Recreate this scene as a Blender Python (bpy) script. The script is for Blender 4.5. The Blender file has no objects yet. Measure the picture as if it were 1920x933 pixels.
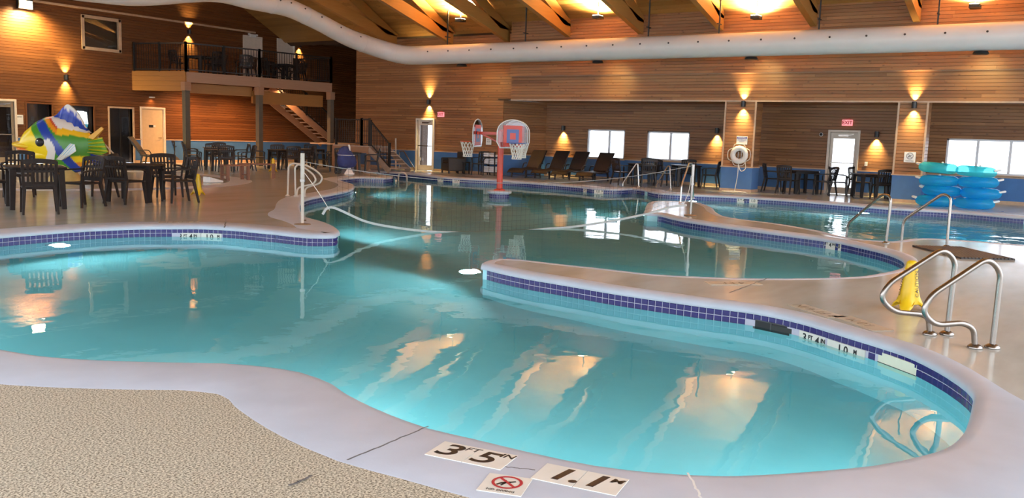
import bpy, bmesh, math, random
from math import sin, cos, pi, atan2, hypot, sqrt, radians
from mathutils import Vector, Matrix
from mathutils.geometry import delaunay_2d_cdt
random.seed(7)
SC = bpy.context.scene
COL = SC.collection

# ------------------------------------------------------------------ camera, sky, exposure
cam_data = bpy.data.cameras.new('camera'); cam_data.sensor_width = 36; cam_data.lens = 36*1618.28/1920
cam_data.clip_start = 0.05; cam_data.clip_end = 300
cam_ob = bpy.data.objects.new('camera', cam_data); COL.objects.link(cam_ob)
cam_ob.matrix_world = Matrix(((0.567095,0.088191,-0.818917,0),(-0.823004,0.100120,-0.559143,0),(0.032679,0.991059,0.129359,1.5),(0,0,0,1)))
SC.camera = cam_ob
W = bpy.data.worlds.new('overcast_sky'); SC.world = W; W.use_nodes = True
bgn = W.node_tree.nodes['Background']
bgn.inputs[0].default_value = (0.86, 0.92, 1.0, 1); bgn.inputs[1].default_value = 2.2
vs = SC.view_settings
vs.view_transform = 'Standard'; vs.look = 'None'; vs.exposure = 0.9; vs.gamma = 1.0; vs.use_curve_mapping = False
SC.cycles.use_denoising = True
SC.cycles.max_bounces = 7; SC.cycles.diffuse_bounces = 4; SC.cycles.glossy_bounces = 3
SC.cycles.transparent_max_bounces = 12; SC.cycles.sample_clamp_indirect = 6
SC.cycles.caustics_reflective = False; SC.cycles.caustics_refractive = True

# ------------------------------------------------------------------ helpers
class MB:
    """collects shapes and links them as one mesh object"""
    def __init__(s): s.v = []; s.f = []; s.t = []
    def add(s, v, f, t=0.5):
        n = len(s.v); s.v += [tuple(p) for p in v]
        for q in f: s.f.append(tuple(i+n for i in q)); s.t.append(t)
        return s
    def box(s, c, d, rz=0.0, t=0.5, m=None):
        hx, hy, hz = d[0]/2, d[1]/2, d[2]/2
        P = []
        for z in (-hz, hz):
            for x, y in ((-hx,-hy),(hx,-hy),(hx,hy),(-hx,hy)):
                if m is not None: P.append(Vector(c)+m@Vector((x,y,z)))
                else: P.append((c[0]+x*cos(rz)-y*sin(rz), c[1]+x*sin(rz)+y*cos(rz), c[2]+z))
        return s.add(P, ((3,2,1,0),(4,5,6,7),(0,1,5,4),(1,2,6,5),(2,3,7,6),(3,0,4,7)), t)
    def span(s, a, b, t=0.5):
        return s.box([(a[i]+b[i])/2 for i in range(3)], [abs(b[i]-a[i]) for i in range(3)], 0, t)
    def beam(s, a, b, w, h, t=0.5, up=(0,0,1), w2=None, h2=None):
        a, b = Vector(a), Vector(b); d = (b-a).normalized(); up = Vector(up)
        if abs(d.dot(up)) > 0.98: up = Vector((1,0,0))
        sd = d.cross(up).normalized(); u = sd.cross(d)
        w2 = w if w2 is None else w2; h2 = h if h2 is None else h2
        P = []
        for p, ww, hh in ((a,w,h),(b,w2,h2)):
            for x, y in ((-1,-1),(1,-1),(1,1),(-1,1)): P.append(p+sd*x*ww/2+u*y*hh/2)
        return s.add(P, ((3,2,1,0),(4,5,6,7),(0,1,5,4),(1,2,6,5),(2,3,7,6),(3,0,4,7)), t)
    def tube(s, path, r, n=8, closed=False, t=0.5, caps=True):
        P = [Vector(p) for p in path]; N = len(P); V = []; F = []
        rr = r if hasattr(r, '__len__') else [r]*N
        ref = None
        for i in range(N):
            if closed: d = P[(i+1)%N]-P[i-1]
            else: d = P[min(i+1,N-1)]-P[max(i-1,0)]
            if d.length < 1e-9: d = Vector((0,0,1))
            d.normalize()
            if ref is None:
                ref = Vector((0,0,1)) if abs(d.z) < .9 else Vector((1,0,0))
            ref = (ref-d*ref.dot(d))
            if ref.length < 1e-5: ref = d.orthogonal()
            ref.normalize(); b = d.cross(ref)
            for k in range(n):
                a = 2*pi*k/n; V.append(P[i]+(ref*cos(a)+b*sin(a))*rr[i])
        M = N if closed else N-1
        for i in range(M):
            for k in range(n):
                j = (i+1)%N; F.append((i*n+k, i*n+(k+1)%n, j*n+(k+1)%n, j*n+k))
        if not closed and caps:
            F.append(tuple(range(n-1,-1,-1))); F.append(tuple((N-1)*n+k for k in range(n)))
        return s.add(V, F, t)
    def lathe(s, prof, n=16, c=(0,0,0), t=0.5, sx=1.0, sy=1.0):
        V = []; F = []
        for r, z in prof:
            for k in range(n):
                a = 2*pi*k/n; V.append((c[0]+r*cos(a)*sx, c[1]+r*sin(a)*sy, c[2]+z))
        for i in range(len(prof)-1):
            for k in range(n): F.append((i*n+k, i*n+(k+1)%n, (i+1)*n+(k+1)%n, (i+1)*n+k))
        if prof[0][0] > 1e-4: F.append(tuple(range(n-1,-1,-1)))
        if prof[-1][0] > 1e-4: F.append(tuple((len(prof)-1)*n+k for k in range(n)))
        return s.add(V, F, t)
    def prism(s, poly, a, b, ax=2, t=0.5):
        n = len(poly); V = []
        for h in (a, b):
            for x, y in poly:
                V.append((x,y,h) if ax == 2 else ((x,h,y) if ax == 1 else (h,x,y)))
        F = [tuple(range(n-1,-1,-1)), tuple(range(n,2*n))]+[(i,(i+1)%n,n+(i+1)%n,n+i) for i in range(n)]
        return s.add(V, F, t)
    def torus(s, R, r, c=(0,0,0), n=32, m=12, sx=1.0, sy=1.0, mat=None, t=0.5, rz_=None):
        V = []; F = []
        for i in range(n):
            a = 2*pi*i/n
            for k in range(m):
                b = 2*pi*k/m; q = R+r*cos(b)
                p = Vector((q*cos(a)*sx, q*sin(a)*sy, (rz_ or r)*sin(b)))
                if mat is not None: p = mat@p
                V.append(p+Vector(c))
        for i in range(n):
            for k in range(m): F.append((i*m+k, ((i+1)%n)*m+k, ((i+1)%n)*m+(k+1)%m, i*m+(k+1)%m))
        return s.add(V, F, t)
    def build(s, name, mat, parent=None, smooth=False, bevel=0.0, fix=True):
        me = bpy.data.meshes.new(name); me.from_pydata(s.v, [], s.f)
        a = me.attributes.new('tint', 'FLOAT', 'FACE'); a.data.foreach_set('value', s.t)
        if fix:
            bm = bmesh.new(); bm.from_mesh(me); bmesh.ops.recalc_face_normals(bm, faces=bm.faces); bm.to_mesh(me); bm.free()
        me.materials.append(mat)
        o = bpy.data.objects.new(name, me); COL.objects.link(o)
        if smooth:
            me.polygons.foreach_set('use_smooth', [True]*len(me.polygons))
            me.set_sharp_from_angle(angle=radians(50))
        if bevel:
            b = o.modifiers.new('bevel', 'BEVEL'); b.width = bevel; b.segments = 2; b.limit_method = 'ANGLE'
        if parent is not None: o.parent = parent
        return o

def tag(o, label=None, cat=None, group=None, kind=None):
    if label: o['label'] = label
    if cat: o['category'] = cat
    if group: o['group'] = group
    if kind: o['kind'] = kind
    return o
def thing(name, label, cat, loc=(0,0,0), rz=0.0, group=None):
    o = bpy.data.objects.new(name, None); o.empty_display_size = .1; COL.objects.link(o)
    o.location = (loc[0], loc[1], loc[2] if len(loc) > 2 else 0); o.rotation_euler = (0,0,rz)
    return tag(o, label, cat, group)
def struct(name, label=None, loc=(0,0,0), rz=0.0):
    o = bpy.data.objects.new(name, None); COL.objects.link(o); o.location = loc; o.rotation_euler = (0,0,rz)
    return tag(o, label, None, None, 'structure')
def stuff(o): o['kind'] = 'stuff'; return o
def dup(root, loc, rz, label=None, group=None):
    r = root.copy(); COL.objects.link(r)
    r.location = (loc[0], loc[1], loc[2] if len(loc) > 2 else 0); r.rotation_euler = (0,0,rz)
    if label: r['label'] = label
    if group: r['group'] = group
    for ch in list(root.children):
        c = ch.copy(); COL.objects.link(c); c.parent = r
        for g in list(ch.children):
            d = g.copy(); COL.objects.link(d); d.parent = c
    return r
class Proto:
    """first call moves the built thing itself, later calls copy it with its parts"""
    def __init__(s, o): s.o = o; s.used = False
    def put(s, loc, rz, label, group=None):
        if not s.used:
            s.used = True; o = s.o; o.location = (loc[0], loc[1], loc[2] if len(loc) > 2 else 0); o.rotation_euler = (0,0,rz)
            tag(o, label, None, group); return o
        return dup(s.o, loc, rz, label, group)
def text(name, body, size, mat, parent, loc, rot=(0,0,0), shear=0.0, align='CENTER', sx=1.0, bold=0.0):
    c = bpy.data.curves.new(name, 'FONT'); c.body = body; c.size = size; c.align_x = align; c.align_y = 'CENTER'
    c.extrude = 0.0006; c.shear = shear; c.offset = bold
    f = bpy.data.objects.new(name, c); COL.objects.link(f)
    me = bpy.data.meshes.new_from_object(f); me.name = name; bpy.data.objects.remove(f); bpy.data.curves.remove(c)
    me.materials.clear(); me.materials.append(mat)
    o = bpy.data.objects.new(name, me); COL.objects.link(o); o.location = loc; o.rotation_euler = rot; o.scale = (sx,1,1)
    if parent is not None: o.parent = parent
    return o

# ------------------------------------------------------------------ materials
def pm(name, col, rough=0.5, metal=0.0, var=0.0, scale=8.0, bump=0.0, bscale=60.0, spec=0.5, stretch=(1,1,1), col2=None, emit=0.0, trans=0.0, alpha=1.0, rvar=0.0, coat=0.0):
    m = bpy.data.materials.new(name); m.use_nodes = True; nt = m.node_tree; N = nt.nodes; L = nt.links
    b = N['Principled BSDF']
    b.inputs['Base Color'].default_value = (*col, 1); b.inputs['Roughness'].default_value = rough
    b.inputs['Metallic'].default_value = metal; b.inputs['Specular IOR Level'].default_value = spec
    b.inputs['Transmission Weight'].default_value = trans; b.inputs['Alpha'].default_value = alpha
    b.inputs['Coat Weight'].default_value = coat
    if emit: b.inputs['Emission Color'].default_value = (*col, 1); b.inputs['Emission Strength'].default_value = emit
    tc = N.new('ShaderNodeTexCoord'); mp = N.new('ShaderNodeMapping'); mp.inputs['Scale'].default_value = stretch
    L.new(tc.outputs['Object'], mp.inputs[0])
    if var or col2 or rvar:
        nz = N.new('ShaderNodeTexNoise'); nz.inputs['Scale'].default_value = scale; nz.inputs['Detail'].default_value = 4
        L.new(mp.outputs[0], nz.inputs['Vector'])
        rp = N.new('ShaderNodeMapRange'); rp.inputs[1].default_value = .3; rp.inputs[2].default_value = .7
        L.new(nz.outputs[0], rp.inputs[0])
        mx = N.new('ShaderNodeMix'); mx.data_type = 'RGBA'
        c2 = col2 or tuple(c*(1-var) for c in col); c1 = col if col2 else tuple(min(1,c*(1+var)) for c in col)
        mx.inputs[6].default_value = (*c1,1); mx.inputs[7].default_value = (*c2,1)
        L.new(rp.outputs[0], mx.inputs[0]); L.new(mx.outputs[2], b.inputs['Base Color'])
        if rvar:
            rr = N.new('ShaderNodeMapRange'); rr.inputs[3].default_value = max(.02, rough-rvar); rr.inputs[4].default_value = rough+rvar
            L.new(rp.outputs[0], rr.inputs[0]); L.new(rr.outputs[0], b.inputs['Roughness'])
    if bump:
        bz = N.new('ShaderNodeTexNoise'); bz.inputs['Scale'].default_value = bscale; bz.inputs['Detail'].default_value = 3
        L.new(tc.outputs['Object'], bz.inputs['Vector'])
        bp = N.new('ShaderNodeBump'); bp.inputs['Strength'].default_value = bump; bp.inputs['Distance'].default_value = .01
        L.new(bz.outputs[0], bp.inputs['Height']); L.new(bp.outputs[0], b.inputs['Normal'])
    return m
def wood(name, dark, light, rough=0.45, stretch=(1.2,1.2,30), knots=True, spec=0.35):
    m = bpy.data.materials.new(name); m.use_nodes = True; nt = m.node_tree; N = nt.nodes; L = nt.links
    b = N['Principled BSDF']; b.inputs['Roughness'].default_value = rough; b.inputs['Specular IOR Level'].default_value = spec
    at = N.new('ShaderNodeAttribute'); at.attribute_name = 'tint'
    tc = N.new('ShaderNodeTexCoord'); mp = N.new('ShaderNodeMapping'); mp.inputs['Scale'].default_value = stretch
    cb = N.new('ShaderNodeCombineXYZ'); sc = N.new('ShaderNodeMath'); sc.operation = 'MULTIPLY'; sc.inputs[1].default_value = 37.0
    L.new(at.outputs['Fac'], sc.inputs[0]); L.new(sc.outputs[0], cb.inputs[0]); L.new(sc.outputs[0], cb.inputs[1])
    ad = N.new('ShaderNodeVectorMath'); L.new(tc.outputs['Object'], ad.inputs[0]); L.new(cb.outputs[0], ad.inputs[1])
    L.new(ad.outputs[0], mp.inputs[0])
    nz = N.new('ShaderNodeTexNoise'); nz.inputs['Scale'].default_value = 1.6; nz.inputs['Detail'].default_value = 5
    L.new(mp.outputs[0], nz.inputs['Vector'])
    ma = N.new('ShaderNodeMath'); ma.operation = 'MULTIPLY_ADD'; ma.inputs[1].default_value = 0.62; 
    L.new(at.outputs['Fac'], ma.inputs[0])
    m2 = N.new('ShaderNodeMath'); m2.operation = 'MULTIPLY'; m2.inputs[1].default_value = .42; L.new(nz.outputs[0], m2.inputs[0]); L.new(m2.outputs[0], ma.inputs[2])
    mx = N.new('ShaderNodeMix'); mx.data_type = 'RGBA'; mx.inputs[6].default_value = (*dark,1); mx.inputs[7].default_value = (*light,1)
    L.new(ma.outputs[0], mx.inputs[0]); out = mx.outputs[2]
    if knots:
        vo = N.new('ShaderNodeTexVoronoi'); vo.inputs['Scale'].default_value = 1.0
        m3 = N.new('ShaderNodeMapping'); m3.inputs['Scale'].default_value = tuple(3.2 if q < 10 else 5.0 for q in stretch)
        L.new(ad.outputs[0], m3.inputs[0]); L.new(m3.outputs[0], vo.inputs['Vector'])
        mr = N.new('ShaderNodeMapRange'); mr.inputs[1].default_value = .06; mr.inputs[2].default_value = .16; mr.inputs[3].default_value = .55; mr.inputs[4].default_value = 0.0
        L.new(vo.outputs['Distance'], mr.inputs[0])
        mk = N.new('ShaderNodeMix'); mk.data_type = 'RGBA'; mk.inputs[7].default_value = (dark[0]*.35,dark[1]*.3,dark[2]*.3,1)
        L.new(mr.outputs[0], mk.inputs[0]); L.new(out, mk.inputs[6]); out = mk.outputs[2]
    L.new(out, b.inputs['Base Color'])
    bp = N.new('ShaderNodeBump'); bp.inputs['Strength'].default_value = .15; bp.inputs['Distance'].default_value = .004
    L.new(nz.outputs[0], bp.inputs['Height']); L.new(bp.outputs[0], b.inputs['Normal'])
    return m
def emis(name, col, s):
    m = bpy.data.materials.new(name); m.use_nodes = True; nt = m.node_tree
    nt.nodes.remove(nt.nodes['Principled BSDF'])
    e = nt.nodes.new('ShaderNodeEmission'); e.inputs[0].default_value = (*col,1); e.inputs[1].default_value = s
    nt.links.new(e.outputs[0], nt.nodes['Material Output'].inputs[0]); return m
def glass(name, tint=(1,1,1), rough=0.0, refl=0.12):
    m = bpy.data.materials.new(name); m.use_nodes = True; nt = m.node_tree; N = nt.nodes; L = nt.links
    N.remove(N['Principled BSDF'])
    t = N.new('ShaderNodeBsdfTransparent'); t.inputs[0].default_value = (*tint,1)
    g = N.new('ShaderNodeBsdfGlossy'); g.inputs['Roughness'].default_value = rough
    mx = N.new('ShaderNodeMixShader'); fr = N.new('ShaderNodeFresnel'); fr.inputs[0].default_value = 1.45
    L.new(fr.outputs[0], mx.inputs[0]); L.new(t.outputs[0], mx.inputs[1]); L.new(g.outputs[0], mx.inputs[2])
    L.new(mx.outputs[0], N['Material Output'].inputs[0]); return m
def water_mat():
    m = bpy.data.materials.new('pool_water'); m.use_nodes = True; nt = m.node_tree; N = nt.nodes; L = nt.links
    N.remove(N['Principled BSDF'])
    t = N.new('ShaderNodeBsdfRefraction'); t.inputs['Color'].default_value = (0.60, 0.92, 0.95, 1); t.inputs['IOR'].default_value = 1.333; t.inputs['Roughness'].default_value = 0.0
    g = N.new('ShaderNodeBsdfGlossy'); g.inputs['Roughness'].default_value = 0.015
    fr = N.new('ShaderNodeFresnel'); fr.inputs[0].default_value = 1.333
    tc = N.new('ShaderNodeTexCoord')
    n1 = N.new('ShaderNodeTexNoise'); n1.inputs['Scale'].default_value = 1.1; n1.inputs['Detail'].default_value = 2
    n2 = N.new('ShaderNodeTexNoise'); n2.inputs['Scale'].default_value = 5.0; n2.inputs['Detail'].default_value = 2
    L.new(tc.outputs['Object'], n1.inputs['Vector']); L.new(tc.outputs['Object'], n2.inputs['Vector'])
    a = N.new('ShaderNodeMath'); a.operation = 'MULTIPLY_ADD'; a.inputs[1].default_value = .12
    L.new(n2.outputs[0], a.inputs[0]); L.new(n1.outputs[0], a.inputs[2])
    bp = N.new('ShaderNodeBump'); bp.inputs['Strength'].default_value = .10; bp.inputs['Distance'].default_value = .05
    L.new(a.outputs[0], bp.inputs['Height'])
    # livelier water in the current channel along the windows
    sx = N.new('ShaderNodeSeparateXYZ'); L.new(tc.outputs['Object'], sx.inputs[0])
    k1 = N.new('ShaderNodeMapRange'); k1.inputs[1].default_value = 15.6; k1.inputs[2].default_value = 17.0; L.new(sx.outputs[0], k1.inputs[0])
    k2 = N.new('ShaderNodeMapRange'); k2.inputs[1].default_value = 9.6; k2.inputs[2].default_value = 7.6; L.new(sx.outputs[1], k2.inputs[0])
    k3 = N.new('ShaderNodeMath'); k3.operation = 'MULTIPLY'; L.new(k1.outputs[0], k3.inputs[0]); L.new(k2.outputs[0], k3.inputs[1])
    k4 = N.new('ShaderNodeMath'); k4.operation = 'MULTIPLY_ADD'; k4.inputs[1].default_value = .55; k4.inputs[2].default_value = .10; L.new(k3.outputs[0], k4.inputs[0])
    L.new(k4.outputs[0], bp.inputs['Strength'])
    L.new(bp.outputs[0], g.inputs['Normal']); L.new(bp.outputs[0], t.inputs['Normal'])
    mx = N.new('ShaderNodeMixShader'); L.new(fr.outputs[0], mx.inputs[0]); L.new(t.outputs[0], mx.inputs[1]); L.new(g.outputs[0], mx.inputs[2])
    L.new(mx.outputs[0], N['Material Output'].inputs[0]); return m

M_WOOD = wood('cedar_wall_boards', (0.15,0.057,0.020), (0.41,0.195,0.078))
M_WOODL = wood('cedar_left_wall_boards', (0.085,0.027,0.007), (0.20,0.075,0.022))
M_ROOF = wood('cedar_ceiling_boards', (0.24,0.11,0.028), (0.50,0.26,0.075), stretch=(12,1.0,12))
M_BEAM = wood('glued_timber', (0.26,0.11,0.025), (0.50,0.25,0.07), stretch=(1,14,14), knots=False)
M_FASCIA = wood('balcony_timber', (0.22,0.11,0.06), (0.46,0.27,0.17), stretch=(1.2,1.2,20), knots=False)
M_BLUE = pm('blue_painted_panel', (0.05,0.16,0.41), .45, var=.12, scale=3)
M_TRIM = pm('pale_wood_trim', (0.52,0.36,0.24), .4, var=.1)
M_WFRAME = pm('white_window_frame', (0.72,0.72,0.74), .4, var=.04)
M_CREAM = pm('cream_door_paint', (0.66,0.50,0.30), .45, var=.05)
M_CREAM2 = pm('pale_door_paint', (0.72,0.62,0.52), .4, var=.05)
M_DARK = pm('unlit_room_black', (0.012,0.009,0.008), .6, var=.2)
M_COPE = pm('smooth_coping_concrete', (0.50,0.535,0.615), .42, var=.06, scale=3, bump=.05, bscale=90)
M_BASIN = pm('pool_plaster', (0.42,0.745,0.82), .6, var=.05, scale=1.5)
M_GROUT = pm('white_grout', (0.52,0.50,0.60), .6, var=.05)
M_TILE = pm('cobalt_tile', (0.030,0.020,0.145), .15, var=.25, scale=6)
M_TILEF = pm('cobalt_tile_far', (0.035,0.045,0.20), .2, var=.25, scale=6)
M_WATER = water_mat()
M_STEEL = pm('brushed_steel', (0.33,0.295,0.265), .27, 1.0, var=.06, scale=20)
M_STEELB = pm('bright_steel', (0.72,0.70,0.67), .35, 1.0, var=.05, scale=20)
M_WHITE = pm('white_plastic', (0.78,0.77,0.74), .4, var=.04)
M_WPOLE = pm('white_painted_pole', (0.56,0.48,0.40), .35, var=.06)
M_RESIN = pm('brown_resin', (0.022,0.014,0.011), .6, var=.15, scale=10, spec=.2)
M_RESINB = pm('black_wicker', (0.018,0.016,0.016), .5, var=.3, scale=40, bump=.3, bscale=80)
M_BLACK = pm('black_metal', (0.012,0.012,0.013), .4, var=.1)
M_POSTG = pm('olive_grey_paint', (0.115,0.10,0.075), .5, var=.08)
M_YEL = pm('yellow_plastic', (0.80,0.52,0.01), .35, var=.08)
M_RED = pm('red_orange_paint', (0.62,0.055,0.022), .3, var=.08)
M_INK = pm('black_ink', (0.01,0.01,0.012), .5, var=.1)
M_SIGN = pm('white_sign', (0.80,0.79,0.76), .4, var=.03)
M_PLATE = pm('cream_marker_tile', (0.76,0.73,0.66), .3, var=.05)
M_REDINK = pm('red_ink', (0.45,0.03,0.04), .5, var=.1)
M_BLUEINK = pm('blue_ink', (0.10,0.10,0.35), .5, var=.1)
M_DUCT = pm('white_duct', (0.64,0.60,0.58), .35, var=.03, scale=2)
M_ROPE = pm('white_rope', (0.72,0.70,0.64), .7, var=.1, scale=40)
M_GLASS = glass('window_glass', (.97,.98,1.0))
M_LAMP = emis('warm_lamp', (1.0,0.80,0.45), 40)
M_FLOOD = emis('flood_lamp', (1.0,0.80,0.45), 30)
M_EXIT = emis('exit_sign_red', (0.95,0.28,0.30), 0.8)
M_POOLL = emis('pool_lamp', (0.85,1.0,1.0), 9)

def deck_mat():
    m = bpy.data.materials.new('deck_concrete'); m.use_nodes = True; nt = m.node_tree; N = nt.nodes; L = nt.links
    b = N['Principled BSDF']; b.inputs['Specular IOR Level'].default_value = .5
    tc = N.new('ShaderNodeTexCoord')
    n1 = N.new('ShaderNodeTexNoise'); n1.inputs['Scale'].default_value = 100; n1.inputs['Detail'].default_value = 4; n1.inputs['Roughness'].default_value = .65
    n2 = N.new('ShaderNodeTexNoise'); n2.inputs['Scale'].default_value = .9; n2.inputs['Detail'].default_value = 5
    n3 = N.new('ShaderNodeTexNoise'); n3.inputs['Scale'].default_value = 1.0; n3.inputs['Detail'].default_value = 5
    mp = N.new('ShaderNodeMapping'); mp.inputs['Rotation'].default_value = (0,0,.5); mp.inputs['Scale'].default_value = (.55,1.7,1)
    L.new(tc.outputs['Object'], mp.inputs[0]); L.new(mp.outputs[0], n3.inputs['Vector'])
    for n in (n1,n2): L.new(tc.outputs['Object'], n.inputs['Vector'])
    r1 = N.new('ShaderNodeMapRange'); r1.inputs[1].default_value = .40; r1.inputs[2].default_value = .58
    L.new(n1.outputs[0], r1.inputs[0])
    a = N.new('ShaderNodeMix'); a.data_type = 'RGBA'; a.inputs[6].default_value = (0.14,0.11,0.07,1); a.inputs[7].default_value = (0.72,0.65,0.51,1)
    L.new(r1.outputs[0], a.inputs[0])
    sx = N.new('ShaderNodeSeparateXYZ'); L.new(tc.outputs['Object'], sx.inputs[0])
    far = N.new('ShaderNodeMapRange'); far.inputs[1].default_value = 3.6; far.inputs[2].default_value = 5.2
    L.new(sx.outputs[0], far.inputs[0])
    s = N.new('ShaderNodeMix'); s.data_type = 'RGBA'; s.inputs[6].default_value = (0.60,0.60,0.545,1); s.inputs[7].default_value = (0.40,0.385,0.325,1)
    r2 = N.new('ShaderNodeMapRange'); r2.inputs[1].default_value = .36; r2.inputs[2].default_value = .66
    L.new(n3.outputs[0], r2.inputs[0]); L.new(r2.outputs[0], s.inputs[0])
    x = N.new('ShaderNodeMix'); x.data_type = 'RGBA'; L.new(far.outputs[0], x.inputs[0]); L.new(a.outputs[2], x.inputs[6]); L.new(s.outputs[2], x.inputs[7])
    L.new(x.outputs[2], b.inputs['Base Color'])
    rr = N.new('ShaderNodeMapRange'); rr.inputs[1].default_value = .25; rr.inputs[2].default_value = .75; rr.inputs[3].default_value = .10; rr.inputs[4].default_value = .24
    L.new(n3.outputs[0], rr.inputs[0])
    rm = N.new('ShaderNodeMix'); rm.data_type = 'FLOAT'; rm.inputs[2].default_value = .75; L.new(far.outputs[0], rm.inputs[0]); L.new(rr.outputs[0], rm.inputs[3])
    L.new(rm.outputs[0], b.inputs['Roughness'])
    bp = N.new('ShaderNodeBump'); bp.inputs['Distance'].default_value = .006
    inv = N.new('ShaderNodeMath'); inv.operation = 'MULTIPLY_ADD'; inv.inputs[1].default_value = -.22; inv.inputs[2].default_value = .22
    L.new(far.outputs[0], inv.inputs[0]); L.new(inv.outputs[0], bp.inputs['Strength']); L.new(n1.outputs[0], bp.inputs['Height'])
    L.new(bp.outputs[0], b.inputs['Normal'])
    return m
M_DECK = deck_mat()

# ------------------------------------------------------------------ pool outline (metres, counter-clockwise)
POOL = {
    'near': [(2.701, 5.923), (2.781, 5.581), (2.963, 5.216), (3.247, 4.807), (3.435, 4.565), (3.562, 4.284), (3.614, 4.035), (3.569, 3.727), (3.502, 3.569), (3.397, 3.212), (3.347, 2.934), (3.33, 2.757), (3.357, 2.464), (3.384, 2.131), (3.43, 1.838), (3.527, 1.587), (3.672, 1.343), (3.809, 1.191), (4.057, 0.969), (4.296, 0.782), (4.56, 0.637), (4.823, 0.53), (5.154, 0.487)],
    'pen': [(5.867, 0.517), (6.124, 0.548), (6.4, 0.663), (6.583, 0.766), (6.838, 0.942), (7.046, 1.125), (7.216, 1.36), (7.433, 1.691), (7.705, 2.124), (7.834, 2.556), (7.807, 3.108), (7.8, 3.56), (7.806, 4.046), (7.869, 4.598), (7.933, 5.202), (8.051, 5.68), (8.133, 5.9)],
    'pentip': [(8.13, 5.958), (8.419, 6.104), (8.629, 6.095), (8.776, 5.867), (8.819, 5.375), (8.903, 4.631), (8.958, 4.107), (9.145, 3.746), (9.39, 3.355), (9.917, 2.816), (10.631, 2.308), (11.11, 2.175), (11.577, 2.076), (12.054, 2.051)],
    'isl': [(12.922, 2.194), (13.472, 2.431), (13.921, 2.751), (14.314, 3.144), (14.647, 3.504), (14.924, 4.171), (15.161, 4.887), (15.427, 5.655), (15.686, 6.271), (15.86, 6.629), (16.297, 7.207), (16.732, 7.719)],
    'isltip': [(16.62, 7.916), (17.658, 8.442), (18.885, 9.006), (19.616, 9.286), (20.145, 9.345)],
    'p3near': [(20.55, 8.898), (20.723, 8.595), (19.693, 7.769), (18.155, 6.994), (17.265, 6.449), (16.89, 5.972), (16.771, 5.604), (16.504, 4.984), (15.854, 4.122), (15.215, 3.571), (14.987, 3.185), (15.061, 2.845), (15.53, 2.728), (16.103, 2.536), (16.397, 1.9), (16.451, 1.016)],
    'p3far': [(23.934, 1.536), (24.263, 3.124), (23.973, 4.493), (24.166, 5.503), (24.381, 6.89), (24.43, 7.943), (24.258, 8.953), (23.825, 9.907), (23.688, 10.949)],
    'mfar': [(24.582, 11.837), (24.85, 12.397), (24.225, 12.453), (23.875, 12.531), (23.715, 12.988), (23.998, 13.803), (24.144, 14.589), (24.178, 15.311), (24.336, 17.108), (23.944, 18.426), (23.937, 19.523), (24.474, 21.057), (24.734, 22.432), (24.725, 23.198)],
    'tong': [(23.15, 21.93), (22.634, 21.21), (22.445, 20.454), (22.0, 19.926)],
    'tongf': [(22.147, 20.156), (21.336, 19.822), (20.978, 20.451), (20.308, 20.397), (19.175, 19.793), (18.643, 19.016), (17.832, 17.781), (17.191, 17.1), (16.091, 16.177), (14.705, 15.394), (13.606, 14.827), (12.933, 14.378), (12.084, 13.577)],
    'lnear': [(10.815, 12.108), (10.294, 11.376), (10.109, 10.885), (9.777, 10.231), (9.422, 9.719), (9.181, 9.448)],
    'lband': [(9.153, 9.441), (8.939, 9.275), (8.795, 9.312), (8.645, 9.463), (8.581, 9.743), (8.554, 10.11), (8.514, 10.265), (8.455, 10.681), (8.342, 11.093), (8.172, 11.369), (7.709, 11.728), (7.448, 11.899), (7.078, 12.014), (6.713, 12.097), (6.32, 12.111), (5.938, 12.099), (5.565, 12.067)],
}
POOL['lband_out'] = [(4.2,11.6),(2.9,10.4),(2.2,8.8),(2.25,7.2)]
POOL['right_out'] = [(16.6,-0.4),(17.2,-2.2),(19.2,-3.6),(22.2,-3.2),(23.6,-1.0)]
ORDER = ['near','pen','pentip','isl','isltip','p3near','right_out','p3far','mfar','tong','tongf','lnear','lband','lband_out']
WID = {'near':.62,'pen':.13,'pentip':.13,'isl':.13,'isltip':.13,'p3near':.18,'right_out':.3,'p3far':.45,'mfar':.5,'tong':.3,'tongf':.42,'lnear':.6,'lband':.42,'lband_out':.5}
ctrl = [(Vector(p), n) for n in ORDER for p in POOL[n]]
def crom(p0,p1,p2,p3,u):
    def t(a,b,t0): return t0+max((b-a).length,1e-4)**.5
    t0=0; t1=t(p0,p1,t0); t2=t(p1,p2,t1); t3=t(p2,p3,t2); q=t1+(t2-t1)*u
    A1=p0*((t1-q)/(t1-t0))+p1*((q-t0)/(t1-t0)); A2=p1*((t2-q)/(t2-t1))+p2*((q-t1)/(t2-t1)); A3=p2*((t3-q)/(t3-t2))+p3*((q-t2)/(t3-t2))
    B1=A1*((t2-q)/(t2-t0))+A2*((q-t0)/(t2-t0)); B2=A2*((t3-q)/(t3-t1))+A3*((q-t1)/(t3-t1))
    return B1*((t2-q)/(t2-t1))+B2*((q-t1)/(t2-t1))
RING = []; RSEG = []
for i in range(len(ctrl)):
    p = [ctrl[(i+k)%len(ctrl)][0] for k in (-1,0,1,2)]
    d = (p[2]-p[1]).length; dist = p[1].length
    n = max(1, int(d/(.07+.008*dist)))
    for k in range(n): RING.append(crom(*p, k/n)); RSEG.append(ctrl[i][1])
NR = len(RING)
NRM = []
for i in range(NR):
    d = (RING[(i+1)%NR]-RING[i-1]).normalized(); NRM.append(Vector((d.y,-d.x)))
for _ in range(2):
    NRM = [(NRM[i-1]+NRM[i]*2+NRM[(i+1)%NR]).normalized() for i in range(NR)]
RW = [WID[s] for s in RSEG]
for _ in range(6): RW = [(RW[i-1]+RW[i]*2+RW[(i+1)%NR])/4 for i in range(NR)]
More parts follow.
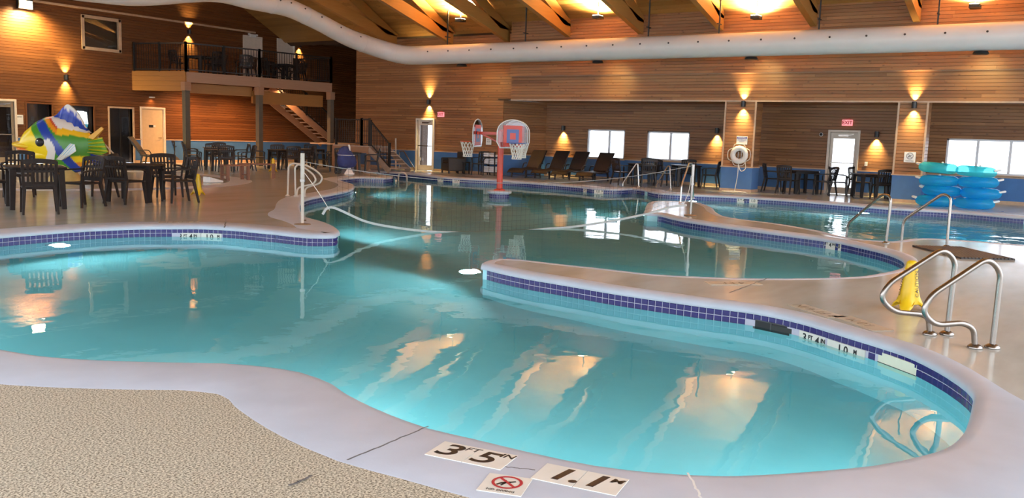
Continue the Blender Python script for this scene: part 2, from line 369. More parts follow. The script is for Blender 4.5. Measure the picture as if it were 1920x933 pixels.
def inside(p, poly):
    c = False; n = len(poly); j = n-1
    for i in range(n):
        if (poly[i][1] > p[1]) != (poly[j][1] > p[1]) and p[0] < (poly[j][0]-poly[i][0])*(p[1]-poly[i][1])/(poly[j][1]-poly[i][1])+poly[i][0]: c = not c
        j = i
    return c
def sweep(prof, name, mat, parent=None, smooth=True, rng=None):
    """prof(i) -> list of (outward offset, z)"""
    V = []; F = []; ids = list(range(NR)) if rng is None else rng; closed = rng is None; k = None
    for i in ids:
        P = prof(i); k = len(P)
        for off, z in P:
            q = RING[i]+NRM[i]*off; V.append((q.x, q.y, z))
    n = len(ids)
    for a in range(n if closed else n-1):
        b = (a+1)%n
        for j in range(k-1): F.append((a*k+j, b*k+j, b*k+j+1, a*k+j+1))
    m = MB(); m.add(V, F); return m.build(name, mat, parent, smooth, fix=False)
DX0, DX1, DY0, DY1 = -4.0, 31.0, -8.0, 31.1
ringv = [Vector((p.x,p.y)) for p in RING]
ringb = [Vector((p.x,p.y))+n*.03 for p, n in zip(RING, NRM)]
ringd = [Vector((p.x,p.y))+n*.06 for p, n in zip(RING, NRM)]
extra = [Vector(p) for p in ((DX0,DY0),(DX1,DY0),(DX1,DY1),(DX0,DY1))]
grid = [Vector((DX0+1+2*i, DY0+1+2*j)) for i in range(17) for j in range(19)]
def cdt(outer, inside_pool, rg=None):
    rg = rg or (ringd if outer else ringv)
    vv = rg+outer
    ee = [(i,(i+1)%NR) for i in range(NR)]
    if outer: ee += [(NR,NR+1),(NR+1,NR+2),(NR+2,NR+3),(NR+3,NR)]
    r = delaunay_2d_cdt(vv, ee, [], 0, 1e-6)
    V2, F2 = r[0], r[2]; keep = []
    for f in F2:
        c = sum((V2[i] for i in f), Vector((0,0)))/len(f)
        if inside(c, rg) == inside_pool: keep.append(f)
    return V2, keep
WZ = -0.185; FZ = -1.25; LIP = -0.07
V2, F2 = cdt(extra, False)
m = MB(); m.add([(v.x,v.y,0) for v in V2], F2)
floor = m.build('floor', M_DECK, fix=False); tag(floor, 'tan textured concrete pool deck', None, None, 'structure')
V2, F2 = cdt([], True, ringb)
m = MB(); m.add([(v.x,v.y,FZ) for v in V2], F2)
basin = m.build('floor.001', M_BASIN, fix=False); tag(basin, 'pale plaster pool bottom under the water', None, None, 'structure')
V2, F2 = cdt([], True)
m = MB(); m.add([(v.x,v.y,WZ) for v in V2], F2)
water = m.build('pool_water', M_WATER, fix=False); tag(water, 'clear turquoise water filling the winding pool', 'water', None, 'stuff')
sweep(lambda i: [(0,LIP),(0,-.19),(0.003,-.19),(0.003,FZ)], 'wall_pool', M_BASIN)['kind'] = 'structure'
cop = sweep(lambda i: [(0.01,LIP),(-.022,LIP),(-.026,-.052),(-.016,-.024),(.008,-.008),(.05,.002),(.07,.005),(RW[i],.004),(RW[i]+.01,0)], 'trim_1', M_COPE)
tag(cop, 'smooth grey coping that rims the whole pool', None, None, 'structure')

# tile bands -----------------------------------------------------------------
def arc(segs):
    ids = [i for i in range(NR) if RSEG[i] in segs]
    L = [0.0]
    for a, b in zip(ids, ids[1:]): L.append(L[-1]+(RING[b]-RING[a]).length)
    return ids, L
def arc_at(A, s):
    ids, L = A
    s = min(max(s, 0), L[-1]-1e-6); k = 0
    while L[k+1] < s: k += 1
    u = (s-L[k])/(L[k+1]-L[k]); p = RING[ids[k]].lerp(RING[ids[k+1]], u); n = NRM[ids[k]].lerp(NRM[ids[k+1]], u).normalized()
    return p, n
def arc_near(A, q):
    ids, L = A; q = Vector(q)
    return min((( RING[i]-q).length, l) for i, l in zip(ids, L))[1]
TW, TH = 0.076, 0.058
tile_me = None
def tile_mesh():
    global tile_me
    if tile_me is None:
        w, h, d, e = (TW-.007)/2, (TH-.006)/2, .006, .003
        V = [(-w,0,-h),(w,0,-h),(w,0,h),(-w,0,h),(-w+e,-d,-h+e),(w-e,-d,-h+e),(w-e,-d,h-e),(-w+e,-d,h-e)]
        F = [(4,5,6,7),(0,1,5,4),(1,2,6,5),(2,3,7,6),(3,0,4,7)]
        tile_me = bpy.data.meshes.new('tile'); tile_me.from_pydata(V, [], F); tile_me.materials.append(M_TILE)
    return tile_me
def grout(A, name, label):
    o = sweep(lambda i: [(-.001,LIP+.002),(-.001,LIP-2*TH-.004)], name, M_GROUT, None, True, A[0])
    return tag(o, label, None, None, 'structure')
def band_single(A, root, s0, s1, skip_low=(), skip_all=()):
    s = s0
    while s < s1:
        p, n = arc_at(A, s+TW/2)
        for r in (0,1):
            c = s+TW/2
            if any(a-.01 < c < b+.01 for a, b in skip_all): continue
            if r == 1 and any(a < c < b for a, b in skip_low): continue
            o = bpy.data.objects.new('tile', tile_mesh()); COL.objects.link(o); o.parent = root
            q = p-n*.0015
            o.location = (q.x, q.y, LIP-.002-TH*(r+.5)); o.rotation_euler = (0,0,atan2(n.y,n.x)-pi/2+pi)
            o.rotation_euler = (0,0,atan2(-n.y,-n.x)+pi/2)
        s += TW
def band_joined(A, root, s0, s1, tw=TW):
    m = MB(); s = s0
    while s < s1:
        p, n = arc_at(A, s+tw/2); t = Vector((-n.y,n.x))
        w = (tw-.008)/2; q = p-n*.006
        for r in (0,1):
            z = LIP-.002-TH*(r+.5); h = (TH-.007)/2
            V = []
            for dz in (-h,h):
                for dx in (-w,w):
                    c = q+t*dx; V.append((c.x,c.y,z+dz))
            m.add(V, ((0,1,3,2),), random.random())
        s += tw
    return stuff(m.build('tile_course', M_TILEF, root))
A_PEN = arc(('pen',)); A_LB = arc(('lband',)); A_ISL = arc(('isl',)); A_P3 = arc(('p3far',)); A_MF = arc(('mfar',)); A_TG = arc(('tongf',))
g_pen = grout(A_PEN, 'trim_2', 'tiled rim below the coping of the near right peninsula')
g_lb = grout(A_LB, 'trim_3', 'tiled rim below the left deck coping')
g_isl = grout(A_ISL, 'trim_4', 'tiled rim along the middle deck tongue')
g_p3 = grout(A_P3, 'trim_5', 'tiled rim by the window side deck')
g_mf = grout(A_MF, 'trim_6', 'tiled rim along the far deck by the loungers')
g_tg = grout(A_TG, 'trim_7', 'tiled rim along the far left deck')
def wallframe(A, s, z):
    p, n = arc_at(A, s); rz = atan2(-n.y,-n.x)+pi/2
    return (p.x, p.y, z), rz
sk = [(arc_near(A_PEN, (7.842, 2.649)), arc_near(A_PEN, (7.628, 2.213)))]
mk = [(arc_near(A_PEN, (7.678, 2.164)), arc_near(A_PEN, (7.514, 1.861))), (arc_near(A_PEN, (7.472, 1.792)), arc_near(A_PEN, (7.298, 1.519)))]
wc = [(arc_near(A_PEN, (7.271, 1.373)), arc_near(A_PEN, (6.995, 1.068)))]
so = lambda ab: (min(ab), max(ab))
sk, mk, wc = [so(a) for a in sk], [so(a) for a in mk], [so(a) for a in wc]
mkl = [so((arc_near(A_LB, (7.905, 11.657)), arc_near(A_LB, (8.137, 11.468)))), so((arc_near(A_LB, (8.191, 11.424)), arc_near(A_LB, (8.384, 11.176))))]
band_single(A_PEN, g_pen, 0, A_PEN[1][-1]-.02, skip_low=sk+mk+wc)
band_single(A_LB, g_lb, 0.0, A_LB[1][-1], skip_low=mkl)
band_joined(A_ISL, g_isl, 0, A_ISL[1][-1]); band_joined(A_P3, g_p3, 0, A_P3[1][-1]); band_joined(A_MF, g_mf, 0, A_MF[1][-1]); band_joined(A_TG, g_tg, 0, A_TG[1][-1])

# ------------------------------------------------------------------ building shell
PH = 0.098
def clad(name, mat, parent, o, u, n, Wd, Ht, holes=(), ph=PH, thick=.018, v=(0,0,1), lmin=1.6, lmax=4.2, tlo=0.0, thi=1.0):
    """individually cut boards joined into one part; o lower corner, u along, v up, n outward"""
    o, u, n, v = Vector(o), Vector(u), Vector(n), Vector(v)
    m = MB(); rows = int(math.ceil(Ht/ph-1e-6))
    for r in range(rows):
        z0 = r*ph; z1 = min(Ht, z0+ph)
        iv = [(0.0, Wd)]
        for (a0,b0,a1,b1) in holes:
            if b0 < z1-.02 and b1 > z0+.02:
                nv = []
                for s, e in iv:
                    if a1 <= s or a0 >= e: nv.append((s,e))
                    else:
                        if a0 > s: nv.append((s,a0))
                        if a1 < e: nv.append((a1,e))
                iv = nv
        for s, e in iv:
            c = s-random.random()*2
            while c < e-1e-4:
                d = min(e, c+random.uniform(lmin,lmax))
                a = max(c, s)
                if d > a+.01:
                    t = min(1, max(0, random.gauss((tlo+thi)/2, (thi-tlo)/4)))
                    g = .005; x0, x1, y0, y1 = a+.001, d-.001, z0, z1
                    P = [o+u*x+v*y+n*k for k, x, y in ((0,x0,y0),(0,x1,y0),(0,x1,y1),(0,x0,y1),(thick,x0,y0+g),(thick,x1,y0+g),(thick,x1,y1-g),(thick,x0,y1-g))]
                    m.add(P, ((4,5,6,7),(0,1,5,4),(1,2,6,5),(2,3,7,6),(3,0,4,7)), t)
                c = d
    return stuff(m.build('board_cladding', mat, parent))
def slab(name, boxes, mat, label=None, parent=None):
    m = MB()
    for a, b in boxes: m.span(a, b)
    o = m.build(name, mat, parent)
    return tag(o, label, None, None, 'structure') if parent is None else o
M_BACK = pm('dark_wall_core', (0.05,0.025,0.012), .8, var=.1)

# --- left wall, plane Y = 31.1
YL = 31.1
wl = slab('wall_left', [((6,YL+.3,0),(31.6,YL+.5,9.5))], M_BACK, 'long left wall of horizontal cedar boards')
DL = {'glass': (14.15,0,14.98,2.12), 'dark1': (15.40,0.0,16.26,2.08), 'dark2': (16.95,0.55,17.80,2.08), 'dark3': (18.42,0,19.36,2.06), 'cream': (19.74,0,20.68,2.10),
      'upwin': (17.45,4.14,18.95,5.34), 'up1': (24.62,3.5,25.50,5.36), 'up2': (26.46,3.5,27.34,5.42)}
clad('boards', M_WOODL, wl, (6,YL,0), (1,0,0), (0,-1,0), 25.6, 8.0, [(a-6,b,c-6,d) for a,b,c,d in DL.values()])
slab('wall_left.001', [((6,YL,0),(DL['glass'][0],YL+.3,9)),((DL['glass'][2],YL,0),(15.40,YL+.3,2.1)),((16.26,YL,0),(16.95,YL+.3,2.1)),((17.80,YL,0),(18.42,YL+.3,2.1)),((19.36,YL,0),(19.74,YL+.3,2.1)),
   ((20.68,YL,0),(31.6,YL+.3,3.5)),((14.98,YL,2.12),(31.6,YL+.3,3.5)),((16.95,YL,0),(17.80,YL+.3,.55)),((14.1,YL,2.12),(17.45,YL+.3,9)),((18.95,YL,3.5),(24.62,YL+.3,9)),((17.45,YL,3.4),(18.95,YL+.3,4.14)),((17.45,YL,5.34),(18.95,YL+.3,9)),((25.5,YL,3.5),(26.46,YL+.3,9)),((27.34,YL,3.5),(31.6,YL+.3,9)),((24.6,YL,5.42),(27.4,YL+.3,9))], M_BACK, 'studs behind the left wall boards')
# blue wainscot panels between the doors
bl = struct('baseboard_left', 'blue painted wainscot along the left wall')
def blue_run(parent, a, b, top, ax='x', fixed=YL, nrm=-1):
    m = MB()
    for s, e in a:
        if ax == 'x': m.span((s, fixed+nrm*.02, 0), (e, fixed+nrm*.032, top))
        else: m.span((fixed+nrm*.02, s, 0), (fixed+nrm*.032, e, top))
    m.build('blue_panel', M_BLUE, parent)
    m = MB()
    for s, e in a:
        if ax == 'x': m.span((s, fixed+nrm*.02, top), (e, fixed+nrm*.055, top+.035))
        else: m.span((fixed+nrm*.02, s, top), (fixed+nrm*.055, e, top+.035))
    m.build('cap_rail', M_TRIM, parent)
    m = MB()
    for s, e in a:
        if ax == 'x': m.span((s, fixed+nrm*.02, 0), (e, fixed+nrm*.045, .1))
        else: m.span((fixed+nrm*.02, s, 0), (fixed+nrm*.045, e, .1))
    m.build('skirting', M_TRIM, parent)
blue_run(bl, [(8,14.1),(15.03,15.35),(16.31,16.9),(19.41,19.69),(20.74,31.4)], 0, .89)
tr = MB(); tr.span((6,YL-.06,5.55),(25.2,YL-.018,5.62)); tag(tr.build('trim_8', M_TRIM), 'thin ledge board high on the left wall', None, None, 'structure')

# --- back wall of cedar, plane X = 27.1, and recessed window wall X = 28.9
XP, XR, XF = 27.1, 28.9, 26.5
DM = (22.52, 0, 23.36, 2.03)
wb = slab('wall_back', [((XP,19.1,0),(XP+.3,DM[0],6)),((XP,DM[2],0),(XP+.3,26.85,6)),((XP,DM[0],2.03),(XP+.3,DM[2],6)),((XP+.3,26.6,0),(31.4,26.85,6))], M_BACK, 'cedar wall holding the middle exit door')
clad('boards', M_WOOD, wb, (XP,26.85,0), (0,-1,0), (-1,0,0), 26.85-18.3, 5.8, [(26.85-DM[2],0,26.85-DM[0],2.03),(26.85-19.1,0,9,2.84)])
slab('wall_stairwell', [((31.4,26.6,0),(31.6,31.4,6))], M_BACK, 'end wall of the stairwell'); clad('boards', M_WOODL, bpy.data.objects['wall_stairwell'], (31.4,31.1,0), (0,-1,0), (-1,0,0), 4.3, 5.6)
slab('ceiling.002', [((26.9,26.7,5.5),(31.7,31.6,5.6))], M_BACK, 'flat ceiling over the stairwell')
bb = struct('baseboard_back', 'blue wainscot beside the middle exit door')
blue_run(bb, [(19.1,DM[0]-.08),(DM[2]+.08,26.85)], 0, .78, 'y', XP)
# angled return between the back wall and the recess
ra, rb = Vector((XP,19.1,0)), Vector((XR,18.3,0)); ru = (rb-ra).normalized(); rn = Vector((ru.y,-ru.x,0))
wr0 = slab('wall_return', [], M_BACK); m = MB(); 
for z0, z1 in ((0,2.84),): m.add([ra-rn*.1+Vector((0,0,z0)), rb-rn*.1+Vector((0,0,z0)), rb-rn*.1+Vector((0,0,z1)), ra-rn*.1+Vector((0,0,z1))], ((0,1,2,3),))
bpy.data.objects.remove(wr0)
wr0 = m.build('wall_return', M_BACK); tag(wr0, 'short wall turning into the window recess', None, None, 'structure')
clad('boards', M_WOOD, wr0, ra, ru, rn, (rb-ra).length, 2.84)
m = MB(); rl = (rb-ra).length; mid = (ra+rb)/2+rn*.026; m.box((mid.x,mid.y,.39),(rl,.012,.78), atan2(ru.y,ru.x)); m.build('blue_panel', M_BLUE, wr0)
m = MB(); m.box((mid.x+rn.x*.01,mid.y+rn.y*.01,.797),(rl,.035,.035), atan2(ru.y,ru.x)); m.build('cap_rail', M_TRIM, wr0)
# recess wall
WN = [(14.83,0.78,16.42,1.86),(12.28,0.82,13.92,1.84)]
W3 = (-3.70,0.84,4.06,1.86)
D2 = (6.62,0,7.46,1.97)
hol = WN+[W3,D2]
wr = struct('wall_right', 'recessed cedar wall with the bright windows')
def wall_pieces(y0, y1, z0, z1, holes):
    B = []; cuts = sorted(set([y0,y1]+[h[0] for h in holes]+[h[2] for h in holes]))
    for a, b in zip(cuts, cuts[1:]):
        hs = [h for h in holes if h[0] < (a+b)/2 < h[2]]
        if not hs: B.append((a,b,z0,z1))
        else:
            h = hs[0]
            if h[1] > z0+.01: B.append((a,b,z0,h[1]))
            B.append((a,b,h[3],z1))
    return B
m = MB()
for a,b,c,d in wall_pieces(-8,18.5,0,2.9,hol): m.span((XR,a,c),(XR+.18,b,d))
m.build('wall_core', M_BACK, wr)
YS = 18.4
clad('boards', M_WOOD, wr, (XR,YS,0), (0,-1,0), (-1,0,0), YS+8, 2.84, [(YS-h[2],h[1],YS-h[0],h[3]) for h in hol], tlo=-.05, thi=.9)
br = struct('baseboard_right', 'blue wainscot below the recess windows')
blue_run(br, [(-8,D2[0]-.07),(D2[2]+.07,18.3)], 0, .76, 'y', XR)
# fascia above the recess
fa = struct('wall_fascia', 'deep cedar bulkhead above the window recess')
m = MB(); m.span((XF,-8,2.86),(XF+.2,18.35,5.7)); m.span((XF,18.2,2.86),(XR,18.35,5.7)); m.span((27.0,18.2,2.851),(XR+.2,19.3,2.9)); m.build('wall_core', M_BACK, fa)
clad('boards', M_WOOD, fa, (XF,18.35,2.84), (0,-1,0), (-1,0,0), 26.3, .84, tlo=.1, thi=1.05)
clad('boards', M_WOOD, fa, (XF-.1,18.35,3.68), (0,-1,0), (-1,0,0), 26.3, 2.0, tlo=.1, thi=1.05)
m = MB(); m.span((XF-.1,-8,3.66),(XF,18.35,3.68)); m.build('ledge_board', M_FASCIA, fa)
m = MB(); m.span((XF-.03,-8,2.80),(XF+.02,18.35,2.845)); m.build('edge_trim', M_TRIM, fa)
sf = slab('ceiling.001', [((XF,-8,2.85),(XR,18.4,2.88))], M_BACK, 'boarded soffit of the window recess')
clad('boards', M_WOOD, sf, (XF,18.3,2.85), (0,-1,0), (0,0,-1), 26.3, 2.4, v=(1,0,0))
# columns
for k, (y0, y1) in enumerate(((9.14,10.12),(4.28,5.04))):
    c = struct('column', ('cedar column carrying the life ring','cedar column beside the blue inflatables')[k])
    x1 = XF+.62
    m = MB(); m.span((XF+.02,y0+.02,0),(x1,y1-.02,2.84)); m.build('core', M_BACK, c)
    clad('boards', M_WOOD, c, (XF+.02,y1,0), (0,-1,0), (-1,0,0), y1-y0, 2.84, tlo=.2, thi=1.0, lmin=3, lmax=5)
    clad('boards', M_WOOD, c, (XF,y0+.02,0), (1,0,0), (0,-1,0), .62, 2.84, lmin=3, lmax=5)
    m = MB(); m.span((XF-.012,y0-.012,0),(x1,y1+.012,.76)); m.build('blue_panel', M_BLUE, c)
    m = MB(); m.span((XF-.04,y0-.04,.76),(x1,y1+.04,.795)); m.build('cap_rail', M_TRIM, c)
    m = MB(); m.span((XF-.02,y0-.02,0.8),(XF+.02,y0+.03,2.84)); m.span((XF-.02,y1-.03,0.8),(XF+.02,y1+.02,2.84)); m.build('corner_bead', M_TRIM, c)
    m = MB(); m.span((XF-.025,y0-.025,0),(x1,y1+.025,.09)); m.build('skirting', M_TRIM, c)

# roof ---------------------------------------------------------------------
SL = 0.52; RX = 13.0
def roof_z(x): return 5.35+SL*((26.9-x) if x > RX else (26.9-2*RX+x))
rf = struct('ceiling', 'pitched ceiling of cedar boards')
rv = Vector((-1,0,SL)).normalized(); rn2 = Vector((-SL,0,-1)).normalized()
rlen = sqrt((26.9-RX)**2*(1+SL*SL))
m = MB(); up = Vector((SL,0,1)).normalized()*.03
m.add([Vector((27.2,-8,roof_z(27.2)))+up, Vector((27.2,31.3,roof_z(27.2)))+up, Vector((RX,31.3,roof_z(RX)))+up, Vector((RX,-8,roof_z(RX)))+up], ((0,1,2,3),))
m.add([Vector((RX,-8,roof_z(RX)))+up, Vector((RX,31.3,roof_z(RX)))+up, Vector((-2.0,31.3,roof_z(-2.0)))+up, Vector((-2.0,-8,roof_z(-2.0)))+up], ((0,1,2,3),))
m.build('roof_deck', M_BACK, rf, fix=False)
clad('boards', M_ROOF, rf, (26.9,31.1,5.35), (0,-1,0), rn2, 39, rlen, ph=.2, v=rv, lmin=3, lmax=6)
rv2 = Vector((-1,0,-SL)).normalized(); rn3 = Vector((SL,0,-1)).normalized()
clad('boards', M_ROOF, rf, (RX,31.1,roof_z(RX)), (0,-1,0), rn3, 39, 16, ph=.3, v=rv2, lmin=4, lmax=8)
# scissor trusses
def truss(y, label):
    t = struct('roof_truss', label)
    def xz(f, x): return f(x if x > RX else 2*RX-x)
    for nm, lo, hi in (('bottom_chord', lambda x: 4.93+.27*(26.45-x), lambda x: 5.40+.27*(26.45-x)), ('top_chord', lambda x: 5.62+.5*(25.4-x), lambda x: 5.30+SL*(26.9-x)-.02)):
        for side in (1,-1):
            xa, xb = 26.55, RX
            P = []
            if nm == 'top_chord': P = [(26.8,hi(26.8)),(25.95,5.36),(RX,lo(RX)),(RX,hi(RX))]
            else: P = [(26.6,4.92),(RX,lo(RX)),(RX,hi(RX)),(26.6,5.36)]
            if side < 0:
                P = [(2*RX-x,z) for x,z in P]
                P = [(x,z) for x,z in P]
            m = MB(); m.prism(P, y-.09, y+.09, ax=1); m.build(nm, M_BEAM, t)
    m = MB(); m.span((RX-.1,y-.08,4.93+.27*(26.45-RX)),(RX+.1,y+.08,roof_z(RX)-.1)); m.build('king_post', M_BEAM, t)
    for sx in (-1,1):
        m = MB(); m.beam((RX+sx*6.5,y,5.2+.27*(26.45-RX-6.5)),(RX+sx*3.2,y,roof_z(RX+3.2)-.3),.16,.2); m.build('web', M_BEAM, t)
    return t
TY = [24.2, 21.3, 18.65, 15.95, 13.15, 10.4, 7.55, 4.75, 2.0, -.8, -3.6]
for i, y in enumerate(TY): truss(y, 'timber scissor truss, number %d counted from the balcony end' % (i+1))

# spots / lamps -------------------------------------------------------------
def spot(parent, loc, rot, energy, angle=70, blend=.6, col=(1,.76,.31), r=.03):
    l = bpy.data.lights.new('lamp_light', 'SPOT'); l.energy = energy; l.spot_size = radians(angle); l.spot_blend = blend; l.color = col; l.shadow_soft_size = r
    o = bpy.data.objects.new('lamp_light', l); COL.objects.link(o); o.location = loc; o.rotation_euler = rot
    if parent is not None: o.parent = parent
    return o
def point(parent, loc, energy, col, r=.08):
    l = bpy.data.lights.new('lamp_light', 'POINT'); l.energy = energy; l.color = col; l.shadow_soft_size = r
    o = bpy.data.objects.new('lamp_light', l); COL.objects.link(o); o.location = loc
    if parent is not None: o.parent = parent
    return o
def flood(x, y, label, e=3000):
    z = roof_z(x)-.55
    t = thing('flood_light', label, 'light', (x,y,z), 0, None)
    m = MB(); m.box((0,0,0),(.34,.26,.1)); m.build('housing', M_BLACK, t, bevel=.01)
    m = MB(); m.box((-.02,0,.055),(.30,.22,.012)); m.build('lens', M_FLOOD, t)
    m = MB(); m.beam((0,0,.05),(0,0,.5),.03,.03); m.build('bracket', M_BLACK, t)
    spot(t, (0,0,.09), (pi,0,0), e, 165, .5, (1,.78,.42), .12)
    return t
for (x, y, lb) in ((25.35,19.9,'ceiling flood lamp in the far bay beside the duct bend'), (25.6,14.35,'glowing ceiling flood lamp above the window pair'), (26.0,9.15,'glowing ceiling flood lamp above the life ring column'), (26.0,3.3,'ceiling flood lamp in the bay over the blue inflatables'),
                   (21.2,19.9,'flood lamp halfway up the far ceiling bay'), (21.2,14.35,'flood lamp halfway up the bay over the window pair'), (21.2,9.15,'flood lamp halfway up the bay over the life ring'), (21.2,3.3,'flood lamp halfway up the bay over the inflatables'),
                   (16.4,19.9,'flood lamp near the ridge in the far bay'), (16.4,14.35,'flood lamp near the ridge over the hoop stand'), (16.4,9.15,'flood lamp near the ridge over the net poles'), (16.4,3.3,'flood lamp near the ridge over the near handrails')):
    flood(x, y, lb)

# ------------------------------------------------------------------ underwater lamps: visible ones and added unseen fill
def pool_lamp(p, out, z, label, e=180, vis=True):
    t = thing('pool_light', label, 'light', (p[0],p[1],z), atan2(out[1],out[0]), None)
    m = MB()
    R = Matrix.Rotation(pi/2, 3, 'Y')
    V = MB(); V.lathe([(0,0.0),(.10,0.0),(.125,-.02),(.125,-.05)], 20)
    m.add([R@Vector(v) for v in V.v], V.f); m.build('lens', M_POOLL, t, True)
    m = MB(); V = MB(); V.lathe([(.125,-.05),(.15,-.05),(.15,-.02),(.125,-.015)], 20)
    m.add([R@Vector(v) for v in V.v], V.f); m.build('trim_ring', M_STEEL, t, True)
    spot(t, (.10,0,-.02), (0,-pi/2-.18,0), e*.3, 165, .35, (.72,1.0,1.0), .12)
    return t
def lamp_at(A, q, z, label, e=180):
    s = arc_near(A, q); p, n = arc_at(A, s); pool_lamp(p-n*.06, -n, z, label, e)
A_NEAR = arc(('near',)); A_TIP = arc(('pentip',)); A_PN = arc(('p3near',)); A_LO = arc(('lband_out',)); A_ITIP = arc(('isltip',))
A_LN = arc(('lnear',))
lamp_at(A_LB, (6.398, 12.377), -.42, 'glaring pool light under the left tiled rim', 230)
t_ = (8.836, 6.597); pool_lamp(t_, (-.9,.4), -.5, 'round white pool light off the tip of the near peninsula', 230)
lamp_at(A_TG, (17.520, 17.427), -.42, 'pool light under the rounded corner of the far left deck', 260)
lamp_at(A_P3, (24.058, 9.987), -.40, 'pool light by the window side rim near the stair rails', 320)
lamp_at(A_P3, (24.472, 5.026), -.40, 'pool light by the window side rim near the inflatables', 320)
lamp_at(A_NEAR, (3.6,4.1), -.45, 'added fill light hidden below the bulge of the near coping', 100)  # these unseen lamps are added to even out the turquoise glow
lamp_at(A_NEAR, (3.35,2.75), -.45, 'added fill light hidden below the dark coping joint', 64)
lamp_at(A_NEAR, (3.42,1.9), -.45, 'added fill light hidden below the depth markers', 64)
lamp_at(A_NEAR, (4.06,.97), -.45, 'added fill light hidden below the white coping joint', 64)
lamp_at(A_NEAR, (5.1,.49), -.45, 'added fill light hidden below the near right coping', 64)
lamp_at(A_LO, (2.2,8.8), -.45, 'added unseen fill light beyond the left end of the near coping', 187)
lamp_at(A_NEAR, (2.8,5.55), -.45, 'added fill light hidden below the left part of the near coping', 129)
lamp_at(A_TIP, (8.9,4.6), -.42, 'added unseen fill light on the lagoon side of the peninsula near its tip', 170)
lamp_at(A_TIP, (10.6,2.3), -.42, 'added unseen fill light on the lagoon side of the peninsula near the cone', 150)
lamp_at(A_LN, (10.1,10.9), -.42, 'added fill light hidden behind the left net pole', 280)
lamp_at(A_ITIP, (18.2,8.7), -.42, 'added fill light hidden behind the middle deck tongue tip', 240)
lamp_at(A_PN, (16.0,4.4), -.42, 'added fill light hidden behind the middle deck tongue', 240)

# ------------------------------------------------------------------ doors and windows
def door(name, kind, w, h, loc, rz, label, glassy, mat, hand=1):
    """local: x across, y out of the wall (towards the room is -y)"""
    d = struct(name, label, loc, rz)
    m = MB()
    for s in (-1,1): m.span((s*(w/2+.0),-.05,0),(s*(w/2+.075),.12,h+.07))
    m.span((-w/2,-.05,h),(w/2,.12,h+.07)); m.build('door_frame', M_CREAM2, d, bevel=.006)
    m = MB()
    if glassy:
        st = w*.11
        for s in (-1,1): m.span((s*w/2,.02,.01),(s*(w/2-st),.065,h))
        m.span((-w/2+st,.02,.01),(w/2-st,.065,.22)); m.span((-w/2+st,.02,h-.2),(w/2-st,.065,h))
        m.build('door_leaf', mat, d, bevel=.004)
        g = MB(); g.span((-w/2+st,.038,.22),(w/2-st,.046,h-.2)); g.build('glass_pane', M_GLASS, d)
        b = MB(); b.beam((-w/2+.06,-.03,1.0),(w/2-.06,-.03,1.0),.03,.035); b.build('push_bar', M_STEEL, d, bevel=.005)
        c = MB(); c.span((-.18,-.02,h-.13),(.14,.02,h-.07)); c.beam((.1,-.02,h-.1),(.3,-.03,h-.06),.02,.02); c.build('door_closer', M_STEEL, d)
    else:
        m.span((-w/2,.0,.01),(w/2,.045,h)); m.build('door_leaf', mat, d, bevel=.004)
        b = MB(); b.tube([(hand*w*.38,0,.98),(hand*w*.38,-.05,.98),(hand*w*.22,-.055,.98)], .012); b.lathe([(.03,-.005),(.03,.005)],12,(hand*w*.38,-.004,.98)); b.build('lever_handle', M_STEEL, d, True)
        n = MB()
        for z in (.25, 1.0, h-.25): n.span((-hand*w/2-.01,-.012,z-.05),(-hand*w/2+.015,.0,z+.05))
        n.build('hinge', M_STEEL, d)
    return d
# right side: facing -X, so the local x axis runs along -Y
RZ = -pi/2
door('door_1', 'ext', D2[2]-D2[0], 1.97, (XR,(D2[0]+D2[2])/2,0), RZ, 'white framed glass exit door glowing with daylight in the window recess', True, M_CREAM2)
door('door_2', 'ext', DM[2]-DM[0], 2.03, (XP,(DM[0]+DM[2])/2,0), RZ, 'narrow glass exit door glowing with daylight beside the hoop stand', True, M_CREAM2)
def lx(k): return (DL[k][0]+DL[k][2])/2
dr = door('door_3', 'int', .94, 2.10, (lx('cream'),YL,0), 0, 'cream painted flat door under the balcony edge', False, M_CREAM)
m = MB(); m.span((-.16,-.012,1.38),(.02,-.001,1.48)); m.build('name_plate', M_INK, dr); m = MB(); m.span((.03,-.012,1.40),(.12,-.001,1.47)); m.build('name_plate', M_SIGN, dr)
g3 = door('door_4', 'int', .83, 2.12, (lx('glass'),YL,0), 0, 'aluminium framed glass door at the far left end of the wall', True, pm('bronze_grey_frame', (.34,.27,.18), .4, var=.1))
d5 = door('door_5', 'int', .88, 1.86, (lx('up1'),YL,3.5), 0, 'pale door on the balcony behind its left tables', False, M_CREAM2)
d6 = door('door_6', 'int', .88, 1.92, (lx('up2'),YL,3.5), 0, 'pale door on the balcony beside a wall sconce', False, M_CREAM2)
m = MB(); m.span((.05,-.02,.0),(.43,-.004,1.9)); 
# dark openings: near-black panels stand in for the unlit rooms behind
for k, nm, lb in (('dark1','window_1','dark doorway left of the fish sculpture'), ('dark2','window_2','dark window with a painted bright reflection behind the fish fin'), ('dark3','door_7','dark glass door beside the cream door')):
    a, b, c, d = DL[k]
    s = struct(nm, lb)
    m = MB()
    for x in (a, c): m.span((x-.06,YL-.045,b),(x+.02 if x == c else x+.0,YL+.1,d+.06)) if x == a else m.span((x,YL-.045,b),(x+.06,YL+.1,d+.06))
    m.span((a,YL-.045,d),(c,YL+.1,d+.06)); m.build('frame', M_WOODL if k != 'dark3' else M_TRIM, s)
    m = MB(); m.span((a,YL+.28,b),(c,YL+.31,d)); m.build('unlit_room_panel', M_DARK, s)
    m = MB(); m.span((a,YL+.08,b),(c,YL+.09,d)); m.build('pane', M_GLASS, s)
    if k == 'dark3':
        m = MB(); m.span(((a+c)/2-.02,YL+.06,b),((a+c)/2+.02,YL+.1,d)); m.build('meeting_stile', M_BLACK, s)
